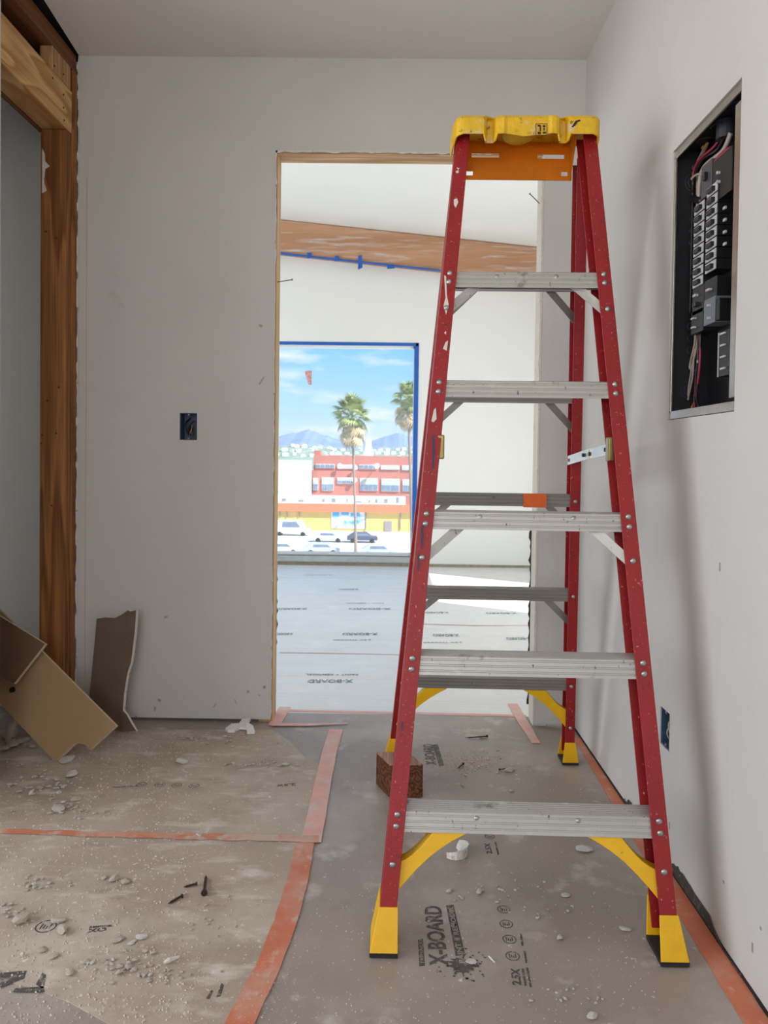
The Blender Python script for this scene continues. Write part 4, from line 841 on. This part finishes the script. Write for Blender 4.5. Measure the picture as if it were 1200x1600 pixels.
for a in ((285, 1193, .055, 'white plaster lump lying on the dusty floor right of the notched board', 1, 0, .8), (112, 1214, .045, 'crumbly white plaster lump in front of the notched tan board', 2, 0, .8), (106, 1190, .07, 'pale broken plaster under the notched end of the tan board', 3, 0, .5),
          (447, 1197, .028, 'single white plaster lump on the dusty floor near the pink tape', 4, 0, .8), (914, 1329, .052, 'flat pale plaster chunk under the right yellow gusset of the ladder', 5, 0, .5),
          (977, 1453, .028, 'small elongated plaster chip left of the front right ladder foot', 1, 0, .5), (925, 1590, .024, 'white plaster crumb at the bottom edge of the picture', 2, 0, .7), (796, 1206, .034, 'grey plaster chip on the floor in front of the rear right ladder foot', 0, 1, .6), (799, 1236, .022, 'rounded plaster chip on the floor under the ladder, left of the right wall tape', 3, 1, .6),
          (754, 1153, .026, 'brownish chip beside the long nail inside the ladder', 4, 1, .5), (882, 1258, .030, 'brown chip lying against the right wall tape', 5, 1, .5), (33, 1442, .045, 'rounded plaster lump near the left edge of the dusty floor', 0, 1, .8),
          (92, 1442, .038, 'upper of two round plaster lumps touching each other', 1, 1, .8), (99, 1458, .036, 'lower of two round plaster lumps touching each other', 2, 1, .8), (65, 1487, .030, 'plaster chip below the pair of round lumps', 3, 1, .6), (84, 1497, .026, 'flat plaster chip above the black printed patch', 4, 1, .5), (184, 1471, .032, 'plaster chip right of the small black print', 5, 1, .5),
          (222, 1467, .030, 'pale plaster chip above the crumb cluster', 0, 0, .5), (207, 1475, .022, 'small oval plaster chip between two larger ones', 1, 0, .5), (90, 1267, .050, 'plaster chunk on the dusty floor above the crossing orange tape', 2, 1, .6), (120, 1250, .036, 'broken plaster chip on the left floor below the printed row of symbols', 3, 1, .6), (50, 1243, .024, 'thin plaster shard near the left edge', 4, 0, .6),
          (310, 1307, .024, 'pale crumb sitting on the crossing orange tape', 5, 0, .6), (108, 1523, .026, 'flat plaster chip right of the black printed patch', 0, 1, .5), (178, 1377, .030, 'largest plaster lump in the row below the orange tape', 2, 1, .8), (196, 1380, .034, 'rightmost plaster lump in the row below the orange tape', 3, 1, .7), (163, 1374, .022, 'leftmost plaster lump in the row below the orange tape', 4, 1, .7),
          (720, 1403, .020, 'plaster crumb above the large printed logo', 5, 0, .5), (748, 1396, .020, 'white plaster crumb right above the printed word', 0, 0, .8), (702, 1393, .020, 'white plaster crumb left above the printed word', 1, 0, .8), (875, 1468, .020, 'white plaster crumb right of the printed symbols', 2, 0, .8), (736, 1504, .030, 'white plaster smear chip on the printed splash', 3, 0, .3), (883, 1400, .024, 'thin plaster flake under the ladder on the right', 4, 0, .4)):
    lump(a[0], a[1], a[2], a[3], k=a[4], dusty=bool(a[5]), sz=a[6], sy=.75)
# curved shard of joint compound below the lowest step
sh = MB(); c = fl(708, 1332); rr = []
for k in range(9):
    t = k / 8; a = -2.2 + 3.2 * t; w = .014 + .012 * sin(pi * t)
    cx_, cy_ = c.x + .024 * cos(a), c.y + .030 * sin(a); rr.append([(cx_ - w * .5 * cos(a), cy_ - w * .5 * sin(a), .002), (cx_ + w * .5 * cos(a), cy_ + w * .5 * sin(a), .001), (cx_ + w * .62 * cos(a), cy_ + w * .62 * sin(a), .016 + .012 * sin(pi * t)), (cx_ - w * .1 * cos(a), cy_ - w * .1 * sin(a), .010 + .008 * sin(pi * t))])
sh.loft(rr); tag(sh.build('plaster_shard', m_chunk), 'curled plaster shard below the lowest step next to the left gusset', 'plaster chunk')
# sticks
def stick(p0, p1, r, m, label, name='plaster_stick'):
    a, b = fl(*p0), fl(*p1); z = .002 + r
    tag(MB().tube([(a.x, a.y, z), ((a.x * 2 + b.x) / 3, (a.y * 2 + b.y) / 3, z + r * .3), (b.x, b.y, z)], [r * .5, r, r * .4], 6).build(name, m), label, 'plaster chunk')
stick((256, 1510), (280, 1500), .005, m_chunk, 'long pale plaster stick right of the crumb cluster'); stick((46, 1245), (53, 1237), .005, m_chunk, 'short plaster stick lying near the left edge above the tape')
stick((33, 1498), (38, 1493), .004, m_chunkd, 'tiny plaster stick left of the plaster chips'); stick((763, 1537 - 40), (773, 1507), .002, m_chunk, 'thin white sliver right of the printed splash')
# small crumbs in view, grouped by the patch of floor they lie on
def crumbs(n, cx_, cy_, rx, ry, w0, w1, label, group, dusty, seed):
    rnd = random.Random(seed)
    for _ in range(n):
        px, py = cx_ + rnd.gauss(0, .45) * rx, cy_ + rnd.gauss(0, .45) * ry
        if px < 4 or py < 1136: continue
        lump(px, py, rnd.uniform(w0, w1) * 1.45, label, group, 'plaster_crumb', rnd.randrange(6, 10), dusty if rnd.random() < .8 else not dusty, sy=rnd.uniform(.6, 1), sz=rnd.uniform(.6, 1))
crumbs(38, 190, 1512, 60, 22, .006, .014, 'small plaster crumb in the dense cluster at lower left', 'crumbs in the lower left cluster', True, 1)
crumbs(22, 255, 1530, 40, 14, .005, .010, 'tiny plaster crumb at the right end of the lower left cluster', 'crumbs right of the cluster', True, 2)
crumbs(40, 60, 1225, 70, 22, .008, .018, 'plaster crumb in front of the leaning boards', 'crumbs before the boards', False, 3)
crumbs(34, 110, 1262, 60, 20, .006, .014, 'plaster crumb between the boards and the orange tape', 'crumbs above the tape', True, 4)
crumbs(36, 330, 1158, 110, 16, .006, .014, 'plaster crumb near the foot of the back wall', 'crumbs by the back wall', True, 5)
crumbs(26, 400, 1195, 70, 10, .005, .012, 'plaster crumb in the trail leading to the pink tape', 'crumbs in the trail', True, 6)
crumbs(20, 60, 1380, 60, 20, .006, .012, 'plaster crumb left of the row of lumps', 'crumbs below the tape at left', True, 7)
crumbs(24, 20, 1425, 30, 14, .006, .014, 'plaster crumb at the left edge above the round lumps', 'crumbs at the left edge', True, 8)
crumbs(30, 760, 1200, 70, 30, .005, .010, 'plaster crumb under the rear of the ladder', 'crumbs under the ladder rear', False, 9)
crumbs(30, 800, 1400, 110, 70, .004, .008, 'tiny white crumb on the clear floor under the ladder', 'crumbs under the ladder front', False, 10)
crumbs(16, 880, 1560, 90, 30, .004, .008, 'tiny white crumb near the bottom edge of the floor', 'crumbs at the bottom', False, 11)
crumbs(18, 340, 1440, 60, 60, .004, .009, 'tiny crumb around the loose screws', 'crumbs around the screws', True, 12)
# rubble heap behind the tan board
for k, (px, py, w, lb) in enumerate(((14, 1155, .07, 'pale rubble chunk at the far left behind the tan board'), (34, 1162, .06, 'rubble chunk just behind the lower edge of the tan board'), (20, 1168, .05, 'rubble chunk in front of the heap at the left edge'), (50, 1168, .04, 'small rubble chunk at the right end of the heap'), (6, 1175, .04, 'lowest rubble chunk at the left edge'))): lump(px, py, w, lb, k=k, dusty=True)
a, b = fl(12, 1160), fl(28, 1150)
tag(MB().tube([(a.x, a.y, .004), (a.x + .012, a.y, .05), (a.x + .03, a.y + .01, .085), (a.x + .055, a.y + .02, .105)], [.010, .013, .011, .007], 8).build('broken_stick', m_chunkd), 'pale broken stick standing up from the rubble heap', 'stick')
p = fl(40, 1152); tag(MB().prism([(p.x - .03, p.y + .02, .06), (p.x + .03, p.y, .015), (p.x + .04, p.y, .035), (p.x - .02, p.y + .02, .085)], (0, .02, 0)).build('paper_carton', m_white), 'small white carton scrap stuck in the rubble heap', 'carton')
# fine grit nobody could count
gr = MB(); rnd = random.Random(21)
for _ in range(5200):
    if rnd.random() < .78: px, py = rnd.uniform(0, 470), 1145 + 455 * rnd.random() ** 1.25
    else: px, py = rnd.uniform(480, 1030), rnd.uniform(1140, 1600)
    p = fl(px, py); s = rnd.uniform(.0006, .0024) * (1.3 if px < 300 else .9); z = .0022 if onsheet(px, py) else .0003
    if p.x > XR - .01 or (p.y > 2.82): continue
    a = rnd.uniform(0, 6); gr.add([(p.x + s * cos(a + t), p.y + s * sin(a + t), z) for t in (0, 2.1, 4.2)] + [(p.x, p.y, z + s * rnd.uniform(.6, 1.4))], [(0, 1, 3), (1, 2, 3), (2, 0, 3)])
tag(gr.build('plaster_grit', m_chunkd), 'fine pale plaster grit scattered over the floor', 'grit', kind='stuff')
# sawdust patch under the ladder
gr = MB()
for _ in range(900):
    px, py = rnd.gauss(730, 32), rnd.gauss(1190, 9); p = fl(px, py); s = rnd.uniform(.0008, .0022); a = rnd.uniform(0, 6)
    gr.add([(p.x + s * cos(a + t), p.y + s * sin(a + t), .0003) for t in (0, 2.1, 4.2)] + [(p.x, p.y, s)], [(0, 1, 3), (1, 2, 3), (2, 0, 3)])
tag(gr.build('sawdust', mat('sawdust', lin(196, 164, 134), .95)), 'patch of pinkish sawdust on the floor inside the ladder', 'sawdust', kind='stuff')
# ---------------------------------------------------------------- nails and screws
def screw(p0, p1, r, label, name='screw', thread=True):
    a, b = fl(*p0), fl(*p1); z = .0024 + r; A = Vector((a.x, a.y, z + r)); B = Vector((b.x, b.y, z)); d = (B - A); root = thing(name, label, name, (A + B) / 2 - Vector((0, 0, z)))
    n = 20; part(MB().tube([A + d * t for t in (0, .06, .10)], [r * 2.1, r * 2.0, r], 10).build('head', m_iron), root)
    part(MB().tube([A + d * (.10 + .9 * k / n) for k in range(n + 1)], [r * (1.0 if not thread or k % 2 else 1.35) * (1 if k < n - 2 else .4) for k in range(n + 1)], 8).build('shank', m_iron), root); return root
screw((319, 1402), (322, 1372), .0035, 'thick dark bolt lying on the dusty floor', 'bolt', False)
screw((308, 1385), (287, 1389), .0022, 'dark screw just left of the thick bolt')
screw((285, 1404), (263, 1415), .0022, 'dark screw below and left of the thick bolt')
screw((762, 1153), (728, 1155), .0022, 'long dark nail lying on the floor inside the ladder', 'nail', False)
screw((724, 1196), (715, 1203), .002, 'short bent nail beside the sawdust patch', 'nail', False)
screw((780, 1205), (796, 1202), .0016, 'thin nail right of the sawdust patch', 'nail', False)
def jnail(p0, p1, depth0, depth1, label):
    a, b = at(*p0, 1, depth0), at(*p1, 1, depth1); d = (b - a).normalized(); root = thing('nail', label, 'nail', a)
    part(MB().tube([a, b], .0016, 6).build('shank', m_iron), root); part(MB().tube([b, b + d * .002], .0045, 8).build('head', m_iron), root)
jnail((432, 441), (456, 437), YB + .03, YB + .02, 'bent nail sticking out of the left door jamb')
jnail((843, 318), (828, 303), YB + .03, YB + .02, 'nail sticking out of the right door jamb near the top')
# ---------------------------------------------------------------- the street outside
GZ = -11.0
m_ground = mat('pale_asphalt', lin(206, 204, 200), .9, var=.08, vscale=.08)
g = MB().box(-400, 400, 20, 900, GZ - .5, GZ); struct(g.build('ground', m_ground), 'pale street and parking ground outside the window')
m_yw = mat('yellow_wall', lin(228, 198, 118), .8, var=.05, vscale=.3); m_orf = mat('orange_fascia', lin(216, 128, 92), .8); m_roofw = mat('white_roof', lin(226, 226, 224), .8, var=.05, vscale=.2)
m_brick = mat('red_brick', lin(186, 118, 106), .85, var=.08, vscale=.5); m_wing = mat('dark_glazing', lin(120, 136, 158), .25, var=.25, vscale=.8); m_winl = mat('pale_glazing', lin(190, 202, 204), .3, var=.15, vscale=1)
m_bwhite = mat('white_render', lin(228, 228, 228), .85, var=.05, vscale=.4); m_hvac = mat('roof_units', lin(130, 134, 140), .6)
def rect(px0, py0, px1, py1, Y): a = at(px0, py0, 1, Y); b = at(px1, py1, 1, Y); return a.x, b.x, b.z, a.z
Y1 = 124.0
yb_ = thing('yellow_building', 'low yellow building with an orange fascia across the street', 'building', (at(540, 830, 1, Y1).x, Y1, GZ))
x0, x1, zb, zt = rect(380, 785, 760, 834, Y1)
part(MB().box(x0, x1, Y1, Y1 + 34, GZ, zt - 1.3).build('wall', m_yw), yb_)
part(MB().box(x0, x1, Y1 - .5, Y1 + .2, zt - 1.3, zt).build('fascia', m_orf), yb_)
part(MB().box(x0, x1, Y1 + .2, Y1 + 34, zt - 1.3, zt - .4).build('roof', m_roofw), yb_)
a = rect(518, 798, 570, 826, Y1); mu = part(MB().box(a[0], a[1], Y1 - .12, Y1, a[2], a[3]).build('mural', mat('mural_paint', lin(238, 238, 236), .8, spots=[(lin(60, 160, 226), .35, .5, .1), (lin(240, 238, 230), .6, .55, .1)])), yb_)
for q in ((520, 799, 530, 808), (533, 800, 545, 805), (548, 801, 562, 808)):
    a = rect(*q, Y1); part(MB().box(a[0], a[1], Y1 - .2, Y1 - .1, a[2], a[3]).build('mural_patch', mat('mural_blue', lin(86, 176, 232), .8)), yb_)
a = rect(601, 814, 612, 830, Y1); part(MB().box(a[0], a[1], Y1 - .15, Y1, a[2], a[3]).build('door', mat('grey_door', lin(150, 144, 146), .7)), yb_)
for px in (467, 448, 437, 571, 625): a = rect(px, 798, px + 1, 808 if px < 500 else 828, Y1); part(MB().box(a[0], a[1], Y1 - .2, Y1, a[2], a[3]).build('downpipe', m_hvac), yb_)
for k, (px, py, w, h) in enumerate(((443, 777, 6, 5), (505, 778, 4, 5), (521, 776, 6, 6), (542, 781, 2, 6), (577, 780, 3, 4), (588, 779, 4, 6), (603, 777, 6, 6), (621, 778, 5, 9), (470, 772, 8, 3), (560, 774, 10, 2))):
    p = at(px, py, 1, Y1 + 10); s = (Y1 + 10) / 1200; tag(MB().box(p.x - w * s / 2, p.x + w * s / 2, Y1 + 10, Y1 + 11.2, zt - .4, zt - .4 + h * s).build('roof_unit', m_hvac), ('grey roof unit on the white roof, %s from the left' % 'first second third fourth fifth sixth seventh eighth'.split()[k]) if k < 8 else ['wide flat roof unit at the back left of the white roof', 'long low roof unit at the middle of the white roof'][k - 8], 'roof unit')
a = rect(634, 777, 645, 787, Y1 + 2); tag(MB().box(a[0], a[1], Y1 + 2, Y1 + 4, zt - .39, a[3] + .3).build('red_parapet_box', m_brick), 'red box on the right end of the white roof', 'roof box')
Y2 = 178.0
rb_ = thing('red_building', 'red brick office building with two rows of windows', 'building', (at(580, 770, 1, Y2).x, Y2, GZ))
a = rect(490, 711, 720, 790, Y2); part(MB().box(a[0], a[1], Y2, Y2 + 30, GZ, a[3]).build('wall', m_brick), rb_)
a = rect(484, 735, 560, 790, Y2 - 1.2); part(MB().box(a[0], a[1], Y2 - 1.2, Y2, GZ, a[3]).build('wall', m_brick), rb_)
a = rect(491, 704, 500, 712, Y2 + 3); part(MB().box(a[0], a[1], Y2 + 3, Y2 + 8, GZ + 5, a[3]).build('stair_tower', m_brick), rb_)
for q, m_ in (((493, 725, 523, 732), m_wing), ((527, 726, 557, 733), m_winl), ((561, 726, 590, 733), m_wing), ((595, 727, 624, 734), m_winl), ((628, 727, 660, 735), m_winl)):
    a = rect(*q, Y2); w = part(MB().box(a[0], a[1], Y2 - .25, Y2, a[2], a[3]).build('window', m_frame), rb_)
    n = 4
    for k in range(n): u = a[0] + (a[1] - a[0]) * (k + .06) / n; MB().box(u, u + (a[1] - a[0]) * .88 / n, Y2 - .32, Y2 - .24, a[2] + .1, a[3] - .1).build('pane', m_, w, loc=(-rb_.location) * 0)
for q, m_ in (((489, 747, 497, 766), m_wing), ((503, 746, 521, 767), m_wing), ((527, 746, 555, 756), m_wing), ((562, 747, 590, 767), m_wing), ((596, 748, 624, 768), m_wing), ((629, 749, 660, 768), m_wing)):
    Yq = Y2 - 1.2 if q[0] < 556 else Y2; a = rect(*q, Yq); w = part(MB().box(a[0], a[1], Yq - .25, Yq, a[2], a[3]).build('window', m_frame), rb_); n = 4
    for k in range(n):
        u = a[0] + (a[1] - a[0]) * (k + .06) / n; h = (a[2] + a[3]) / 2
        MB().box(u, u + (a[1] - a[0]) * .88 / n, Yq - .32, Yq - .24, a[2] + .1, h - .05).build('pane', m_wing, w); MB().box(u, u + (a[1] - a[0]) * .88 / n, Yq - .32, Yq - .24, h + .05, a[3] - .1).build('pane', m_winl, w)
for k, (px, py, r, lb) in enumerate(((531, 728, 4, 'white dish on the red building left of the palm trunk'), (589, 728, 4.2, 'white dish on the red building right of the palm trunk'), (554, 750, 4, 'white dish low on the red building beside the palm trunk'), (556, 731, 3, 'small white dish just right of the palm trunk'))):
    p = at(px, py, 1, Y2 - 2.2); s = Y2 / 1200; mb = MB(); n = 16
    mb.loft([[(p.x + r * s * q * cos(2 * pi * t / n), p.y + d, p.z + r * s * q * sin(2 * pi * t / n)) for t in range(n)] for q, d in ((1, 0), (.7, .25), (.3, .4), (.05, .45))]); mb.tube([(p.x, p.y + .4, p.z), (p.x, Y2 - (1.62 if px < 556 else .34), p.z)], .1, 6)
    tag(mb.build('satellite_dish', m_bwhite), lb, 'dish')
Y3 = 168.0
a = rect(360, 718, 481, 790, Y3); wb_ = thing('white_building', 'plain white building left of the red one', 'building', ((a[0] + a[1]) / 2, Y3, GZ))
part(MB().box(a[0], a[1], Y3, Y3 + 7, GZ, a[3]).build('wall', m_bwhite), wb_); b = rect(360, 736, 479, 790, Y3 - 6); part(MB().box(b[0], b[1], Y3 - 6, Y3, GZ, b[3]).build('lower_wing', m_roofw), wb_)
b = rect(450, 728, 474, 733, Y3); part(MB().box(b[0], b[1], Y3 - .2, Y3, b[2], b[3]).build('sign_band', mat('faint_sign', lin(206, 180, 176), .8)), wb_)
# vehicles
def car(label, px, py, Y, ln, hd, m, van=False, name='car'):
    p = at(px, py, 1, Y); root = thing(name, label, 'van' if van else 'car', (p.x, p.y, GZ)); w = 1.8; h = 1.45 if not van else 2.3; L2 = ln / 2
    prof = [(-L2, .35), (L2, .35), (L2, .85), (L2 * .62, .95), (L2 * .3, h), (-L2 * .55, h), (-L2 * .92, .95), (-L2, .9)] if not van else [(-L2, .4), (L2, .4), (L2, 1.1), (L2 * .75, 1.2), (L2 * .55, h), (-L2, h)]
    MB().prism([(u, -w / 2, z) for u, z in prof], (0, w, 0)).build('body', m, root, bevel=.08)
    gz = .98 if not van else 1.3
    MB().prism([(-L2 * .5, -w / 2 - .02, gz), (L2 * .5, -w / 2 - .02, gz), (L2 * .28, -w / 2 - .02, h - .12), (-L2 * .46, -w / 2 - .02, h - .12)], (0, w + .04, 0)).build('side_glass', m_wing, root)
    for u in (-L2 * .62, L2 * .62):
        for yy in (-w / 2 - .02, w / 2 - .18): MB().tube([(u, yy, .33), (u, yy + .2, .33)], .33, 14).build('wheel', m_black, root)
    root.rotation_euler = (0, 0, hd); return root
m_cw = mat('white_car_paint', lin(235, 235, 235), .3); m_cd = mat('dark_car_paint', lin(80, 88, 110), .3); m_cs = mat('silver_car_paint', lin(190, 196, 204), .3)
car('white car parked in front of the yellow building', 513, 847, 108, 4.5, 0, m_cw); car('dark blue car parked right of the white car by the palm trunk', 566, 847, 108, 4.3, .05, m_cd)
car('white van parked at the left end of the yellow building', 456, 832, 116, 5.6, 0, m_cw, True, 'van'); car('silver car at the bottom of the window left of the palm base', 503, 866, 94, 4.4, .06, m_cs); car('blue grey car at the bottom right of the window', 592, 868, 93, 4.4, 0, m_cs)
car('white car at the bottom left corner of the window', 442, 867, 94, 4.4, 0, m_cw)
# palms
m_fr = mat('palm_green', lin(156, 166, 104), .7, var=.25, vscale=1.5); m_fd = mat('palm_dry', lin(190, 174, 140), .8, var=.2, vscale=1.5); m_tr = mat('palm_trunk', lin(150, 132, 118), .9, var=.12, vscale=3)
def frond_mesh(m):
    mb = MB(); n = 11
    mb.tube([(0, 0, 0), (.45, 0, .08), (.9, 0, .08)], [.03, .025, .02], 4)
    for k in range(n):
        a = -1.25 + 2.5 * k / (n - 1); l = 1.05 - .25 * abs(a); d = Vector((cos(a), sin(a), 0)); s = Vector((-sin(a), cos(a), 0)) * .085
        o = Vector((.85, 0, .08)); mid = o + d * l * .55 + Vector((0, 0, .04)); tip = o + d * l + Vector((0, 0, -.22))
        mb.add([o, mid - s, mid + s, tip, mid + Vector((0, 0, .02))], [(0, 1, 4), (0, 4, 2), (1, 3, 4), (4, 3, 2)])
    return mb.build('frond', m)
fg, fd = frond_mesh(m_fr), frond_mesh(m_fd)
def palm(label, px, pyb, Y, pyc, sc, seed):
    rnd = random.Random(seed); b = at(px, pyb, 1, Y); c = at(px - 6, pyc, 1, Y); root = thing('palm_tree', label, 'palm tree', (b.x, Y, GZ)); H = c.z - GZ; dx = c.x - b.x
    MB().tube([(dx * t ** 1.3, 0, H * t) for t in (0, .05, .2, .4, .6, .8, .95, 1)], [.28, .20, .17, .15, .14, .14, .15, .17], 10).build('trunk', m_tr, root, smooth=True)
    for k in range(46):
        el = rnd.uniform(-.75, 1.5); az = k * 2.4 + rnd.random(); s = sc * rnd.uniform(.8, 1.2)
        inst(fg, (dx, 0, H + .5 + rnd.random() * .5), (rnd.uniform(-.5, .5), -el, az), (s, s, s), root)
    for k in range(36):
        el = rnd.uniform(-1.42, -.8); az = k * 2.4 + rnd.random(); s = sc * rnd.uniform(.75, 1.2)
        inst(fd, (dx, 0, H + .6 - rnd.random() * 1.5), (rnd.uniform(-.6, .6), -el, az), (s, s, s), root)
palm('tall fan palm with a shaggy crown in the middle of the window', 556, 874, 92, 660, 1.42, 3)
palm('fan palm partly cut off by the right edge of the window', 644, 890, 80, 636, 1.05, 8)
bpy.data.objects.remove(fg); bpy.data.objects.remove(fd)
# hills and hillside houses
def hill(name, label, prof, Y, m, back):
    mb = MB(); top = [at(px, py, 1, Y) for px, py in prof]; rnd = random.Random(4); T_ = []; B_ = []; K_ = []
    for i in range(len(top) - 1):
        for k in range(6):
            p = top[i].lerp(top[i + 1], k / 6); j = rnd.uniform(-1, 1) * Y * .0012; T_.append((p.x, Y + back * .35, p.z + j)); B_.append((p.x, Y, p.z * .35 + GZ * .65 + j)); K_.append((p.x, Y + back, p.z * .2))
    F_ = [(x, Y - back * .4, GZ) for x, y, z in B_]
    mb.loft([F_, B_, T_, K_], closed=False); return struct(mb.build(name, m, smooth=True), label)
m_hill = mat('haze_tinted_hillside', lin(118, 136, 168), .95, var=.12, vscale=.006, spots=[(lin(134, 150, 180), .012, .5, .2)]); m_hill2 = mat('hillside_scrub', lin(126, 144, 128), .95, var=.2, vscale=.03, spots=[(lin(186, 186, 178), .05, .6, .1)])  # bluish haze of distance put into the mountain base colour
hill('hills', 'mountains on the horizon with blue haze put into their colour', ((250, 690), (330, 676), (400, 682), (440, 672), (468, 666), (490, 674), (515, 683), (545, 688), (575, 686), (600, 678), (622, 671), (640, 676), (665, 684), (720, 676), (820, 690)), 2600, m_hill, 900)
hill('foothills', 'low pale hillside dotted with houses below the mountains', ((250, 700), (400, 696), (450, 692), (500, 698), (560, 702), (620, 698), (700, 694), (800, 700)), 760, m_hill2, 300)
rnd = random.Random(17); hm = []
for k in range(4):
    w, d, h = rnd.uniform(5, 9), 6, rnd.uniform(3.5, 6); mb = MB(); mb.box(-w / 2, w / 2, 0, d, -6, h); o = mb.build('hillside_house', m_bwhite); rf = MB().prism([(-w / 2 - .4, -.3, h), (w / 2 + .4, -.3, h), (0, -.3, h + 1.6)], (0, d + .6, 0)).build('roof', m_roofw if k % 2 else mat('pale_tile_roof%d' % k, lin(206, 186, 172), .8), o); hm.append((o, rf))
FH = ((250, 700), (400, 696), (450, 692), (500, 698), (560, 702), (620, 698), (700, 694), (800, 700))
for k in range(54):
    row, col_ = k // 18, k % 18; px = 428 + 13.2 * col_ + rnd.uniform(-3, 3) + 4 * row; i = max(j for j in range(len(FH)) if FH[j][0] <= px)
    py = FH[i][1] + (FH[i + 1][1] - FH[i][1]) * (px - FH[i][0]) / (FH[i + 1][0] - FH[i][0]); tp = at(px, py, 1, 760); zB = .35 * tp.z + .65 * GZ; t = .25 + .30 * row + rnd.uniform(-.06, .06); s_, r_ = hm[k % 4]; q = rnd.uniform(.45, .75)
    o = inst(s_, (tp.x, 760 + 105 * t, zB + (tp.z - zB) * t - .3), (0, 0, rnd.uniform(-.3, .3)), (q, q, q)); c_ = r_.copy(); C.objects.link(c_); c_.parent = o
    tag(o, 'tiny pale house among many on the hillside below the mountains', 'house', 'hillside houses')
for o, r_ in hm: bpy.data.objects.remove(r_); bpy.data.objects.remove(o)
p = at(576, 700, 1, 700); tw = thing('white_tower', 'slim white tower right of the palm crown on the skyline', 'tower', (p.x, 700, p.z - 8))
MB().hexa([(-4, -4, 0), (4, -4, 0), (4, 4, 0), (-4, 4, 0), (-2, -2, 16), (2, -2, 16), (2, 2, 16), (-2, 2, 16)]).build('shaft', m_bwhite, tw); MB().tube([(0, 0, 16), (0, 0, 26)], [.6, .2], 6).build('mast', m_bwhite, tw)
